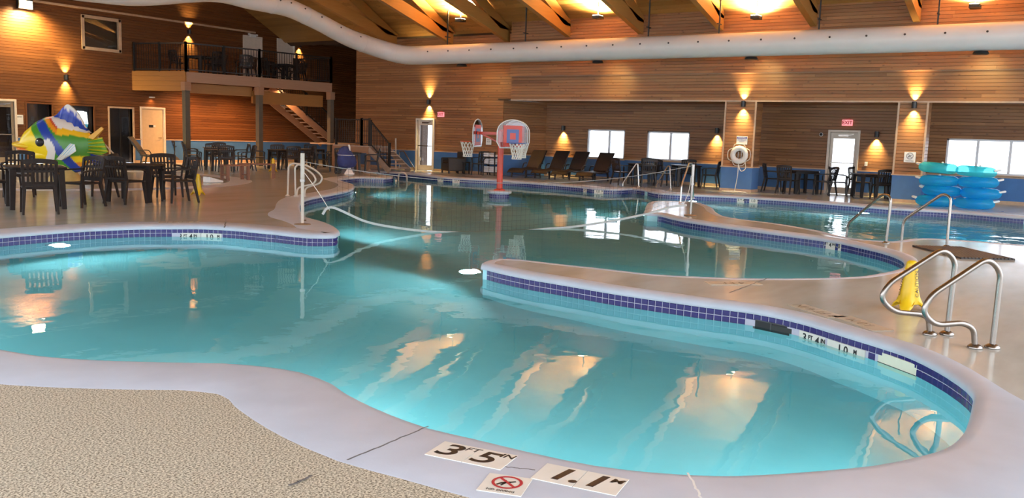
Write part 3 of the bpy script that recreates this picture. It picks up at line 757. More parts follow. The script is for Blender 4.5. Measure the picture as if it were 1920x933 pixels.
# glowing panels painted as a reflection of bright windows and blue tubes in window_2
M_REFW = emis('reflection_white', (.86,.96,1.0), 1.6); M_REFT = emis('reflection_teal', (.02,.28,.42), .6)
rfl = thing('painted_reflection', 'glowing white and teal panels painting a reflection in the dark window behind the fish fin', 'painted reflection', (17.42,YL+.15,1.4))
m = MB()
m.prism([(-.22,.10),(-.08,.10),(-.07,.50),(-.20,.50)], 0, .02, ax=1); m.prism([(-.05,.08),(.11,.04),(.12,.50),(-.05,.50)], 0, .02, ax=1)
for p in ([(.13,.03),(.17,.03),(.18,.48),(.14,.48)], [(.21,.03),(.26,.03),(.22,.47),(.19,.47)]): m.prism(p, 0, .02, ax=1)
m.build('window_reflection', M_REFW, rfl)
m = MB(); m.prism([(.27*cos(a),.05+.30*sin(a)*(.6 if sin(a)>0 else 1)) for a in [2*pi*k/24 for k in range(24)]], .03, .05, ax=1); m.build('tube_reflection', M_REFT, rfl)
# upper left window
uw = struct('window_3', 'framed interior window high on the left wall')
a,b,c,d = DL['upwin']; m = MB()
for x0,x1,z0,z1 in ((a-.02,a+.09,b,d),(c-.09,c+.02,b,d),(a,c,b-.02,b+.09),(a,c,d-.09,d+.02)): m.span((x0,YL-.05,z0),(x1,YL+.08,z1))
m.build('frame', M_TRIM, uw)
m = MB(); m.span((a+.09,YL+.05,b+.09),(c-.09,YL+.06,d-.09)); m.build('pane', M_GLASS, uw)
m = MB(); m.span((a,YL+.25,b),(c,YL+.3,d)); m.build('blind', pm('brown_blind', (.10,.06,.025), .7, var=.15), uw)
# daylight windows in the recess
def bright_window(nm, y0, z0, y1, z1, mull, label):
    w = struct(nm, label); m = MB(); f = .05
    for a,b,c,d in ((y0,z0,y0+f,z1),(y1-f,z0,y1,z1),(y0,z0,y1,z0+f),(y0,z1-f,y1,z1)): m.span((XR-.0,a,b),(XR+.12,c,d))
    m.build('frame', M_WFRAME, w)
    ed = [y0+f]+mull+[y1-f]
    for q in mull:
        m = MB(); m.span((XR+.02,q-.035,z0+f),(XR+.1,q+.035,z1-f)); m.build('mullion', M_WFRAME, w)
    for a, b in zip(ed, ed[1:]):
        g = MB(); g.span((XR+.055,a,z0+f),(XR+.062,b,z1-f)); g.build('pane', M_GLASS, w)
    m = MB(); m.span((XR-.10,y0-.05,z0-.035),(XR+.1,y1+.05,z0)); m.build('sill', M_TRIM, w)
    return w
bright_window('window_4', 14.83,.78,16.42,1.86, [15.50], 'left window of the pair behind the black loungers')
bright_window('window_5', 12.28,.82,13.92,1.84, [13.02], 'right window of the pair behind the dining tables')
bright_window('window_6', -3.70,.84,4.06,1.86, [-2.84,-1.97,-1.1,-.24,.63,1.5,2.38,3.23], 'wide row of bright panes behind the blue inflatables')

# ------------------------------------------------------------------ sconces
def sconce(loc, nx, ny, label, up=True, e=26):
    t = thing('wall_sconce', label, 'light', loc, atan2(ny,nx))
    m = MB(); m.box((.02,0,0),(.04,.12,.16)); m.build('back_plate', M_BLACK, t, bevel=.004)
    m = MB(); m.lathe([(.055,-.09),(.06,-.09),(.06,.09),(.055,.09)], 16, (.09,0,0)); m.build('cylinder_shade', M_BLACK, t, True)
    for s in ((-1,1) if up else (-1,)):
        b = MB(); b.lathe([(0,0),(.05,0)] , 16, (.09,0,s*.08)); b.build('bulb', M_LAMP, t)
        spot(t, (.085,0,s*.095), (0,.30,0) if s < 0 else (pi,-.30,0), (e if s < 0 else e*.8)*9, 84, 1.0)
    return t
sconce((XF-.0, (9.532, 2.728)[0], 2.73), -1, 0, 'up and down sconce on the column with the life ring')
sconce((XF-.0, (4.629, 2.729)[0], 2.73), -1, 0, 'up and down sconce on the column beside the blue inflatables')
for px_, lb in ((((17.472, 1.878)), 'downlight sconce on the recess wall behind the loungers'), (((11.262, 1.921)), 'downlight sconce left of the life ring column'), (((6.048, 1.927)), 'downlight sconce right of the glass exit door')):
    sconce((XR-.02, px_[0], px_[1]), -1, 0, lb, False, 30)
sconce((XP-.02, (22.742, 2.781)[0], 2.76), -1, 0, 'up and down sconce beside the middle exit door', True, 34)
sconce((16.79,YL-.02,3.07), 0, -1, 'sconce above the fish sculpture on the left wall', True, 34)
sconce((21.88,YL-.02,5.24), 0, -1, 'sconce behind the left end of the balcony', True, 34)
sconce((27.67,YL-.02,5.31), 0, -1, 'sconce beside the pale door on the balcony', True, 34)
# big lamp high on the left wall
t = thing('wall_flood', 'large glaring floodlight high in the upper left corner of the wall', 'light', (15.42,YL-.12,5.42))
m = MB(); m.box((0,.0,0),(.5,.16,.34)); m.build('housing', M_BLACK, t, bevel=.01)
m = MB(); m.box((0,-.086,-.02),(.42,.012,.26)); m.build('lens', M_FLOOD, t)
spot(t, (0,-.3,-.1), (radians(12),0,0), 1100, 150, .8, (1,.74,.34), .15)

# ------------------------------------------------------------------ air duct
M_HOLE = pm('duct_nozzle', (.03,.03,.035), .5, var=.1)
du = thing('air_duct', 'long white round ventilation duct running under the trusses and bending at the far corner', 'duct', (25,10,4.37))
path = [(25,-7,4.37),(25,0,4.37),(25,8,4.37),(25,16,4.37),(25,21.5,4.37),(24.92,22.3,4.41),(24.45,22.95,4.58),(23.04,23.2,4.85),(21.48,23.2,5.25),(20.3,23.2,5.51),(19.5,23.2,5.55),(18.6,23.2,5.56),(17.8,23.2,5.61),(17.1,23.2,5.58),(16.2,23.2,5.42),(15.3,23.2,5.23),(14.4,23.2,5.09),(13.5,23.2,5.04),(12.6,23.2,5.03),(10.5,23.2,5.2),(8,23.2,5.6)]
pv = [Vector(p) for p in path]
def cr3(P, k=6):
    out = []
    for i in range(len(P)-1):
        p0 = P[max(i-1,0)]; p1, p2 = P[i], P[i+1]; p3 = P[min(i+2,len(P)-1)]
        for j in range(k):
            u = j/k; out.append(0.5*((2*p1)+(p2-p0)*u+(2*p0-5*p1+4*p2-p3)*u*u+(3*p1-3*p2+p3-p0)*u**3))
    return out+[P[-1]]
sp_ = [pv[0],pv[1],pv[2],pv[3]]+cr3(pv[4:], 5)
org = Vector((25,10,4.37))
m = MB(); m.tube([p-org for p in sp_], [.345 if p.x > 24.95 else .345-.045*min(1,(24.95-p.x)/3) for p in sp_], 28); m.build('duct_tube', M_DUCT, du, True)
m = MB(); mh = 0
y = -1.0
while y < 21.6:
    q = Vector((25-.345*cos(.25),y,4.37+.345*sin(.25)))-org
    c = MB(); c.tube([q, q+Vector((-.015,0,.004))], .028, 10); c.build('nozzle', M_HOLE, du); y += .95
for i in range(4, len(sp_)):
    p = sp_[i]
    if p.x < 24 and p.x > 19.5 and i % 3 == 0:
        q = p+Vector((-.05,-.285,.12))-org; c = MB(); c.tube([q, q+Vector((0,-.02,0.003))], .028, 10); c.build('nozzle', M_HOLE, du)
for y in (0.8, 4.0, 7.0, 9.9, 12.2, 16.8, 20.2):
    c = MB(); c.beam((0,y-10,.30),(0,y-10,1.55),.035,.035); c.beam((-.14,y-10,.62),(.14,y-10,.62),.04,.03); c.build('hanger', M_BLACK, du)
for i in (6, 13, 22, 30):
    p = sp_[min(i+4,len(sp_)-2)]; d = (sp_[min(i+5,len(sp_)-1)]-sp_[i+3]).normalized()
    c = MB(); c.tube([p-d*.03-org, p+d*.03-org], .352 if p.x > 24.95 else .352-.045*min(1,(24.95-p.x)/3), 28); c.build('joint_collar', M_DUCT, du, True)
# downlights clipped under the duct, washing the bulkhead
for y, lb in ((19.6,'small lamp under the duct above the towel rack'), (14.0,'small lamp under the duct over the window pair'), (8.9,'small lamp under the duct near the life ring column'), (2.95,'small lamp under the duct over the inflatables')):
    t = thing('duct_lamp', lb, 'light', (25.1,y,3.99))
    m = MB(); m.lathe([(.0,.03),(.16,.03),(.19,-.03),(.17,-.05)], 20); m.build('shade', M_BLACK, t, True)
    m = MB(); m.lathe([(0,-.045),(.165,-.045)], 20); m.build('lens', emis('dim_lamp', (1,.9,.5), 3) if 'dim_lamp' not in bpy.data.materials else bpy.data.materials['dim_lamp'], t)
    spot(t, (.1,0,-.08), (0,radians(-68),0), 60, 75, 1.0, (1,.80,.32), .1)

# ------------------------------------------------------------------ balcony
BZ = 3.45
BA, BB, BC = (20.0,28.6), (22.9,28.0), (26.35,27.6); BL = (19.4,YL)
ba = struct('balcony', 'timber balcony on posts over the seating area')
m = MB(); m.prism([BL,BA,BB,BC,(26.35,YL)][::-1], BZ-.12, BZ); m.build('deck_floor', M_FASCIA, ba)
def bm_(a, b, z0, z1, w, nm, mat):
    m = MB(); m.beam((a[0],a[1],(z0+z1)/2),(b[0],b[1],(z0+z1)/2), w, z1-z0); return m.build(nm, mat, ba)
M_ORNG = wood('varnished_fascia', (0.24,0.10,0.025), (0.42,0.20,0.06), stretch=(1.2,1.2,14), knots=False)
for k in range(4): bm_(BL, BA, BZ-.68+k*.185, BZ-.68+k*.185+.18, .06, 'side_board', M_ORNG)
for a, b in ((BA,BB),(BB,BC)):
    bm_(a, b, BZ-.35, BZ+.0, .14, 'front_beam', M_FASCIA); bm_(a, b, BZ+.0, BZ+.03, .2, 'edge_cap', M_FASCIA)
bm_((20.3,29.0), (22.9,28.5), BZ-.72, BZ-.36, .14, 'inner_beam', M_ORNG); bm_((22.9,28.45), (26.3,28.1), BZ-.98, BZ-.5, .14, 'inner_beam', M_ORNG)
for p in (BA, BB, BC):
    m = MB(); m.box((p[0],p[1]+.02,BZ-.5),(.26,.26,.32)); m.build('post_head', M_FASCIA, ba)
    m = MB(); m.box((p[0],p[1]+.02,(BZ-.66)/2),(.20,.20,BZ-.66)); m.build('post', M_POSTG, ba)
# railing
rl_ = thing('balcony_railing', 'black metal balustrade around the balcony edge', 'railing', (23,28.2,BZ+.03))
def rail_run(t, a, b, h=1.05, posts=3, z0=0.0, z1=0.0, step=.115):
    o = Vector(t.location); a = Vector((a[0],a[1],o.z+z0))-o; b = Vector((b[0],b[1],o.z+z1))-o; L = (b-a).length; n = int(L/step)
    m = MB(); m.beam(a+Vector((0,0,h)), b+Vector((0,0,h)), .05, .05); m.build('top_rail', M_BLACK, t)
    m = MB(); m.beam(a+Vector((0,0,.09)), b+Vector((0,0,.09)), .035, .035); m.build('bottom_rail', M_BLACK, t)
    m = MB()
    for k in range(1, n): p = a.lerp(b, k/n); m.beam(p+Vector((0,0,.09)), p+Vector((0,0,h)), .016, .016, up=(1,0,0))
    stuff(m.build('baluster_infill', M_BLACK, t))
    for k in range(posts):
        p = a.lerp(b, k/(posts-1)); m = MB(); m.box((p.x,p.y,p.z+(h+.05)/2),(.075,.075,h+.05)); m.build('post', M_BLACK, t)
rail_run(rl_, (BL[0]+.03,YL-.1), BA, posts=3); rail_run(rl_, BA, BB, posts=3); rail_run(rl_, BB, BC, posts=3); rail_run(rl_, BC, (26.35,YL-1.2), posts=2)
# ceiling lamp and downlights below the balcony
for x, y, lb, e in ((20.15,30.6,'small shaded lamp on the wall above the cream door',9), (21.6,29.9,'recessed downlight under the left half of the balcony',330), (23.6,29.6,'recessed downlight under the middle of the balcony',330), (25.4,29.3,'recessed downlight under the right half of the balcony',260)):
    z = BZ-.14 if 'recessed' in lb else 2.55
    t = thing('downlight', lb, 'light', (x,y if 'recessed' in lb else YL-.09,z))
    m = MB(); m.lathe([(.0,.02),(.10,.02),(.12,-.02),(.10,-.03)], 18); m.build('trim_ring', M_WHITE, t, True)
    m = MB(); m.lathe([(0,-.028),(.095,-.028)], 18); m.build('lens', M_LAMP if 'recessed' in lb else emis('orange_lamp', (1,.5,.2), 3), t)
    spot(t, (0,0,-.06), (0,0,0), e, 150, .8, (1,.50,.20), .08)
# stairs: upper flight, landing, lower flight
ss = struct('staircase', 'timber staircase from the balcony to the pool deck')
M_TREAD = pm('weathered_tread', (.42,.31,.24), .6, var=.15, scale=6)
n = 14
for k in range(n):
    x = 24.9+k*.265; z = BZ-.18-k*(BZ-.18-1.0)/n
    m = MB(); m.box((x+.13,30.1,z),(.29,1.0,.045)); m.build('tread', M_TREAD, ss)
for y in (29.6, 30.6): m = MB(); m.beam((24.75,y,BZ-.25),(28.65,y,.85),.05,.28); m.build('stringer', M_FASCIA, ss)
m = MB(); m.prism([(24.7,23.75),(25.95,23.75),(25.95,25.2),(27.0,25.2),(27.0,26.9),(29.6,26.9),(29.6,30.7),(28.5,30.7),(28.5,28.5),(26.0,28.5),(26.0,25.75),(24.7,25.75)], .90, .945); m.build('landing_floor', M_TREAD, ss)
for a, b in (((24.7,23.78),(24.7,25.75)),((24.7,23.76),(25.95,23.76))): m = MB(); m.beam((*a,.78),(*b,.78),.06,.24); m.build('landing_beam', M_FASCIA, ss)
for p in ((24.72,23.8),(24.72,24.35),(24.72,25.7),(25.9,23.85)): m = MB(); m.box((*p,.34),(.11,.11,.68)); m.build('landing_post', M_FASCIA, ss)
for k in range(5):
    y = 23.72-k*.21; z = .90-.155*(k+1)
    m = MB(); m.box((25.3,y-.10,z),(1.2,.25,.04)); m.build('tread', M_TREAD, ss)
for x in (24.72, 25.88): m = MB(); m.beam((x,23.8,.80),(x,22.68,.02),.05,.22); m.build('stringer', M_TREAD, ss)
sr = thing('stair_railing', 'black metal balustrade of the stairs and landing beside the back wall', 'railing', (24.75,23.8,.945))
rail_run(sr, (24.74,25.6), (24.74,24.2), posts=2, h=1.0); rail_run(sr, (24.74,24.2), (24.74,23.78), posts=2, h=1.02); rail_run(sr, (24.74,23.72), (24.74,22.72), posts=2, z0=0, z1=-.85, h=.95, step=.1)
ur = thing('upper_stair_railing', 'dark balustrade following the upper stair flight under the balcony', 'railing', (24.9,29.6,BZ-.2))
rail_run(ur, (24.95,29.57), (28.55,29.57), posts=3, z0=0, z1=-(BZ-.2-1.0), h=.95)

# ------------------------------------------------------------------ furniture
def az(p): return atan2(p[1], p[0])
def catmull(P, k=6, closed=False):
    P = [Vector(p) for p in P]; n = len(P); out = []
    R = range(n if closed else n-1)
    for i in R:
        g = (lambda j: P[j%n]) if closed else (lambda j: P[min(max(j,0),n-1)])
        p0,p1,p2,p3 = g(i-1),g(i),g(i+1),g(i+2)
        for j in range(k):
            u = j/k; out.append(0.5*((2*p1)+(p2-p0)*u+(2*p0-5*p1+4*p2-p3)*u*u+(3*p1-3*p2+p3-p0)*u**3))
    return out if closed else out+[P[-1]]
def fillet(P, r, k=6):
    P = [Vector(p) for p in P]; out = [P[0]]
    for i in range(1, len(P)-1):
        a = (P[i-1]-P[i]); b = (P[i+1]-P[i]); q = min(r, a.length*.48, b.length*.48)
        s, e = P[i]+a.normalized()*q, P[i]+b.normalized()*q
        for j in range(k+1):
            u = j/k; out.append(s*(1-u)**2+P[i]*2*u*(1-u)+e*u*u)
    return out+[P[-1]]
def chair_build(mat, name='resin_armchair', cat='chair', lab='x x x x'):
    """faces +x; back at -x"""
    t = thing(name, lab, cat)
    m = MB(); m.prism([(-.21,-.22),(.22,-.25),(.25,-.22),(.25,.22),(.22,.25),(-.21,.22)], .405, .44); m.build('seat', mat, t, bevel=.012)
    m = MB(); tl = .20
    def bp(y, z): return (-.20-(z-.42)*tl-.03*(1-(y/.24)**2), y, z)
    for y in (-.225,.225): m.beam(bp(y,.40), bp(y*1.08,.86), .045, .035)
    m.beam(bp(-.225,.49), bp(.225,.49), .025, .07)
    N = 6
    for k in range(N): 
        m.beam(bp(-.24+.48*k/N,.84+.025*sin(pi*k/N)), bp(-.24+.48*(k+1)/N,.84+.025*sin(pi*(k+1)/N)), .03, .075)
        m.beam(bp(-.24+.48*k/N,.70), bp(-.24+.48*(k+1)/N,.70), .02, .03)
    m.build('back_frame', mat, t)
    for k in range(6):
        y = -.165+.066*k; s = MB(); s.beam(bp(y,.50), bp(y,.82), .036, .014, up=(1,0,0)); s.build('back_slat', mat, t)
    for s in (-1,1):
        m = MB(); P = [bp(s*.235,.66),(-.10,s*.275,.655),(.12,s*.28,.65),(.21,s*.275,.63),(.23,s*.265,.58)]
        for a, b in zip(P, P[1:]): m.beam(a, b, .05, .025)
        m.beam((.225,s*.262,.60),(.215,s*.245,.43),.04,.03,up=(0,1,0)); m.build('armrest', mat, t)
        m = MB(); m.beam((.215,s*.235,.42),(.25,s*.26,0),.05,.05,up=(1,0,0),w2=.032,h2=.032); m.build('leg', mat, t)
        m = MB(); m.beam((-.20,s*.215,.44),(-.285,s*.25,0),.05,.055,up=(1,0,0),w2=.032,h2=.035); m.build('leg', mat, t)
    return t
def table_build(mat, w=.92, name='resin_table', cat='table', h=.72):
    t = thing(name, 'x x x x', cat); q = w/2
    m = MB(); c = .09
    m.prism([(-q+c,-q),(q-c,-q),(q,-q+c),(q,q-c),(q-c,q),(-q+c,q),(-q,q-c),(-q,-q+c)], h-.03, h); m.build('tabletop', mat, t, bevel=.008)
    m = MB()
    for s in (-1,1): m.box((0,s*(q-.09),h-.06),(w-.2,.03,.06)); m.box((s*(q-.09),0,h-.06),(.03,w-.2,.06))
    m.build('apron', mat, t)
    for sx in (-1,1):
        for sy in (-1,1):
            m = MB(); m.beam((sx*(q-.10),sy*(q-.10),h-.03),(sx*(q-.07),sy*(q-.07),0),.10,.10,up=(1,0,0),w2=.075,h2=.075); m.build('leg', mat, t, bevel=.006)
    return t
CH = Proto(chair_build(M_RESIN)); TB = Proto(table_build(M_RESIN))
M_RESIND = pm('dark_resin', (0.022,0.018,0.018), .4, var=.15, scale=10)
CHD = Proto(chair_build(M_RESIND)); TBD = Proto(table_build(M_RESIND, .88))
# table A and B, in front of the fish sculpture
ta = Vector((7.479, 14.908)); f = Vector((ta.x,ta.y)).normalized(); s_ = Vector((f.y,-f.x))
TB.put(ta+f*.42, az(ta)+.10, 'brown resin table at the left edge in front of the fish')
tb = Vector((9.618, 15.378)); f2 = Vector(tb).normalized()
TB.put(tb+f2*.42, az(tb)-.35, 'brown resin table beside the yellow floor cone, behind the fish tail side')
def at_px(p, depth=0.0): v = Vector(p); return v+v.normalized()*depth
def put_chair(P, p, depth, off, label, group=None, z=0.0):
    v = at_px(p, depth)
    return P.put((v.x,v.y,z), az(v)+off, label, group)
put_chair(CH, (7.217, 14.272), .06, .06, 'brown slatted armchair with its back to us, nearest at the left table')
put_chair(CH, (8.321, 14.969), .12, 2.3, 'brown slatted armchair at the right side of the left table, facing it')
put_chair(CH, (8.516, 17.573), .16, pi-.1, 'brown armchair behind the left table under the fish mouth')
put_chair(CH, (7.309, 16.026), .0, -pi/2+.2, 'brown armchair cut by the left picture edge')
put_chair(CH, (9.596, 16.619), .05, 1.2, 'brown armchair standing between the two near tables')
put_chair(CH, (9.267, 15.167), .10, -.75, 'brown slatted armchair turned toward the right near table, back to us')
put_chair(CH, (10.836, 16.216), .10, pi+.25, 'brown armchair behind the right near table, facing us')
put_chair(CH, (10.277, 14.964), .05, pi/2+.35, 'brown armchair seen sideways beside the yellow floor cone')
# the other tables: each with the chairs round it, seen from the camera side
M_RESIND.node_tree.nodes['Principled BSDF'].inputs['Specular IOR Level'].default_value = .3
def cluster(c, rz, tlabel, chairs, r=.88):
    """chairs: (bearing as seen from the camera: 0 near, 90 right, 180 behind, -90 left), label"""
    c = Vector(c); TBD.put(c, az(c)+rz, tlabel)
    for k, (b, lb) in enumerate(chairs):
        a = az(c)+pi+radians(b); q = c+Vector((cos(a),sin(a)))*r
        CHD.put(q, a+pi+.12*((k*7)%5-2)/2, lb)
cluster((27.926, 8.015), .5, 'dark table left of the glass exit door', [(-25,'dark slatted chair with back to us, left of the exit door'), (165,'dark chair against the wall behind the table left of the exit door'), (55,'dark chair seen sideways right by the exit door frame'), (-95,'dark chair farthest left by the blue wainscot next to the life ring column')])
cluster((27.961, 5.955), .4, 'dark table in front of the glass exit door sconce', [(25,'dark slatted chair with back to us beside the column by the inflatables'), (-85,'dark chair glinting in front of the glass exit door'), (-160,'dark chair behind the table in front of the exit door'), (100,'dark chair tucked against the column by the inflatables')])
cluster((26.965, 13.118), .3, 'dark table below the gap between the paired windows', [(-50,'dark chair with back to us, next to the last lounger'), (170,'dark chair behind the left table below the windows'), (10,'dark chair on the right of the left table below the windows')])
cluster((27.691, 11.846), .3, 'dark table below the right window of the pair', [(-50,'dark chair with back to us at the table below the right window'), (175,'dark chair behind the table below the right window'), (70,'dark chair left of the sconce by the life ring column')])
cluster((20.6,27.7), .1, 'dark table under the balcony, nearest its left post', [(-85,'dark chair left of the first table under the balcony'), (-5,'dark chair with back to us at the first table under the balcony'), (85,'dark chair right of the first table under the balcony'), (175,'dark chair behind the first table under the balcony')])
cluster((21.9,25.5), .5, 'dark table under the middle of the balcony behind the second cone', [(-80,'dark chair left of the middle table under the balcony'), (20,'dark chair with back to us behind the middle balcony post'), (95,'dark chair right of the middle table under the balcony'), (-170,'dark chair behind the middle table under the balcony')])
cluster((23.0,23.2), .2, 'dark table under the balcony near the pool lift', [(-85,'dark chair left of the table near the pool lift'), (-10,'dark chair with back to us at the table near the pool lift'), (85,'dark chair beside the blue wainscot near the pool lift')])
cluster((18.9,25.2), .3, 'dark table under the balcony front between its left and middle posts', [(-75,'dark chair left of the table in front of the left balcony bay'), (10,'dark chair with back to us in front of the left balcony bay'), (95,'dark chair right of the table in front of the left balcony bay')])
cluster((24.6,26.9), .6, 'dark table deep under the balcony before the stairs', [(-80,'dark chair left of the table before the stairs'), (80,'dark chair right of the table before the stairs'), (180,'dark chair behind the table before the stairs')])
put_chair(CHD, (21.168, 31.381), .0, -.3, 'dark chair right of the cream door below the balcony')
# furniture on the balcony
for x, y, lb in ((21.2,29.4,'dark table on the balcony behind its left rail'), (25.0,28.9,'dark table on the balcony behind its right rail')): TBD.put((x,y,BZ), .2, lb)
for x, y, r, lb in ((20.6,29.9,0,'dark chair on the balcony by the left corner post'), (21.4,28.85,pi/2,'dark chair on the balcony in front of the wall sconce'), (22.05,29.5,pi,'dark chair on the balcony right of its left table'), (22.75,28.75,1.2,'dark chair on the balcony near the middle post'), (23.2,29.1,pi,'dark chair on the balcony before the left pale door'),
    (24.12,28.9,0,'dark chair on the balcony left of its right table'), (25.0,28.3,pi/2,'dark chair on the balcony with back to the right rail'), (25.78,29.0,pi,'dark chair on the balcony at the right end'), (25.1,29.75,-pi/2,'dark chair on the balcony behind its right table')): CHD.put((x,y,BZ), r, lb)

# loungers -------------------------------------------------------------------
def lounger_build(mat):
    """foot end towards -x, raised back towards +x; origin below the foot end"""
    t = thing('chaise_lounge', 'x x x x', 'lounger')
    P = [(-.06,.20),(.05,.30),(.25,.335),(.55,.31),(.9,.32),(1.2,.36)]
    def sheet(pts, w, th, nm):
        m = MB(); pts = [(p.x,p.y) for p in catmull([Vector((a,b,0)) for a,b in pts], 5)]
        for (x0,z0),(x1,z1) in zip(pts, pts[1:]): m.beam((x0,0,z0),(x1,0,z1), w, th)
        return m.build(nm, mat, t, True)
    sheet(P, .62, .035, 'seat_sling'); sheet([(1.17,.35),(1.32,.62),(1.5,.86),(1.6,.98),(1.63,1.0)], .60, .04, 'backrest')
    for s in (-1,1):
        m = MB(); m.tube([(p[0],s*.32,p[1]-.01) for p in P], .025, 8); m.build('side_rail', mat, t, True)
        for x in (.22, 1.12):
            m = MB(); m.beam((x,s*.30,.32),(x+(-.04 if x < 1 else .06),s*.31,0),.055,.06,up=(1,0,0),w2=.04,h2=.04); m.build('leg', mat, t)
        m = MB(); m.beam((1.12,s*.30,.30),(1.5,s*.28,.80),.03,.03); m.build('back_strut', mat, t)
        m = MB(); m.tube(catmull([(.95,s*.34,.34),(1.05,s*.36,.50),(1.25,s*.36,.52)],5), .02, 8); m.build('armrest', mat, t, True)
    m = MB(); m.beam((.2,-.3,.10),(.2,.3,.10),.03,.03); m.beam((1.13,-.3,.10),(1.13,.3,.10),.03,.03); m.build('stretcher', mat, t)
    return t
LO = Proto(lounger_build(M_RESINB))
for x, y, lb in ((26.15, 17.8, 'black lounger nearest the hoop stand'), (26.5, (17.002, 0.669)[0], 'second black lounger from the hoop stand'), (26.5, (16.145, 0.705)[0], 'third black lounger from the hoop stand, before the left window'), (26.5, (15.115, 0.749)[0], 'black lounger nearest the dining tables below the windows')):
    LO.put((x,y,0), 0, lb)
for p, r, lb in (((18.238, 30.868), 2.2, 'dark lounger behind the fish tail'), ((19.9,29.2), 2.3, 'dark lounger in front of the cream door')): LO.put((p[0],p[1],0), r, lb)
# wicker seats and towel rack
def wicker_build(arms):
    t = thing('wicker_armchair', 'x x x x', 'chair')
    m = MB(); m.span((-.32,-.36,.10),(.36,.36,.40)); m.build('seat_base', M_RESINB, t, bevel=.02)
    m = MB(); m.beam((-.30,0,.35),(-.40,0,.82),.74,.10,up=(1,0,0)) if False else m.box((-.35,0,.58),(.10,.74,.52)); m.build('backrest', M_RESINB, t, bevel=.03)
    for s in (-1,1):
        m = MB(); m.span((-.34,s*.30,.1),(.36,s*.40,.60)); m.build('armrest', M_RESINB, t, bevel=.03)
        for x in (-.3,.32): m = MB(); m.box((x,s*.34,.05),(.05,.05,.10)); m.build('leg', M_RESINB, t)
    m = MB(); m.span((-.28,-.29,.40),(.34,.29,.48)); m.build('cushion', M_RESIND, t, bevel=.02)
    return t
WK = Proto(wicker_build(True))
p = (26.45, (20.947, 0.302)[0]); WK.put((p[0],p[1],0), pi-.5, 'black wicker armchair in front of the middle exit door')
put_chair(CHD, (26.45, (19.623, 0.366)[0]), 0, 2.6, 'black open armchair between the wicker seat and the towel rack')
p = (26.5, (20.552, 0.317)[0]); t = thing('side_table', 'small black side table between the wicker seat and the open armchair', 'table', (p[0]+.1,p[1],0))
m = MB(); m.span((-.18,-.18,.42),(.18,.18,.46)); m.build('tabletop', M_RESINB, t)
for sx in (-1,1):
    for sy in (-1,1): m = MB(); m.box((sx*.15,sy*.15,.21),(.04,.04,.42)); m.build('leg', M_RESINB, t)
RKX, RKY = 26.72, (19.314, 0.375)[0]
rk = thing('towel_rack', 'black three-shelf rack of folded white towels beside the hoop pole', 'rack', (RKX,RKY,0))
for z in (.10,.40,.68): m = MB(); m.span((-.22,-.30,z),(.22,.34,z+.025)); m.build('shelf', M_BLACK, rk)
for sx in (-1,1):
    for sy in (-.29,.33): m = MB(); m.box((sx*.21,sy,.45),(.035,.035,.9)); m.build('upright', M_BLACK, rk)
M_TOWEL = pm('white_towel', (.74,.74,.78), .9, var=.06, scale=30, bump=.4, bscale=120)
for k, z in enumerate((.125,.425,.705)):
    for j, y in enumerate((-.15,.13)):
        for q in range((3,3,2)[k] if j or k < 2 else 1):
            m = MB(); m.span((-.19,-.12,0),(.17,.12,.07)); o = m.build('folded_towel', M_TOWEL, None, bevel=.02)
            o.location = (RKX-.01,RKY+y,z+.075*q); tag(o, '%s white towel of the %s pile on the %s shelf of the rack' % (('bottom','second','third')[q], ('right','left')[j], ('lowest','middle','top')[k]), 'towel', 'white towels on the rack')
# low wooden benches
M_BENCH = wood('bench_wood', (.14,.055,.03), (.30,.14,.085), stretch=(1,1,14), knots=False)
def bench(p, rz, L, label):
    b = thing('low_bench', label, 'bench', (p[0],p[1],0), rz)
    for k in range(3): m = MB(); m.span((-L/2,-.2+k*.137,.40),(L/2,-.2+k*.137+.125,.435)); m.build('slat', M_BENCH, b, bevel=.004)
    for sx in (-1,1):
        for sy in (-1,1): m = MB(); m.box((sx*(L/2-.06),sy*.17,.20),(.08,.06,.40)); m.build('leg', M_BENCH, b)
        m = MB(); m.beam((sx*(L/2-.06),-.17,.15),(sx*(L/2-.06),.17,.15),.05,.04); m.build('stretcher', M_BENCH, b)
    return b
bench(at_px((15.800, 20.387), .2), az((15.800, 20.387))-pi/2+.5, .75, 'short wooden bench at the splash pad edge, left of its pair')
bench(at_px((17.088, 21.002), .2), az((17.088, 21.002))-pi/2-.1, 1.05, 'longer wooden bench beside the second yellow cone')

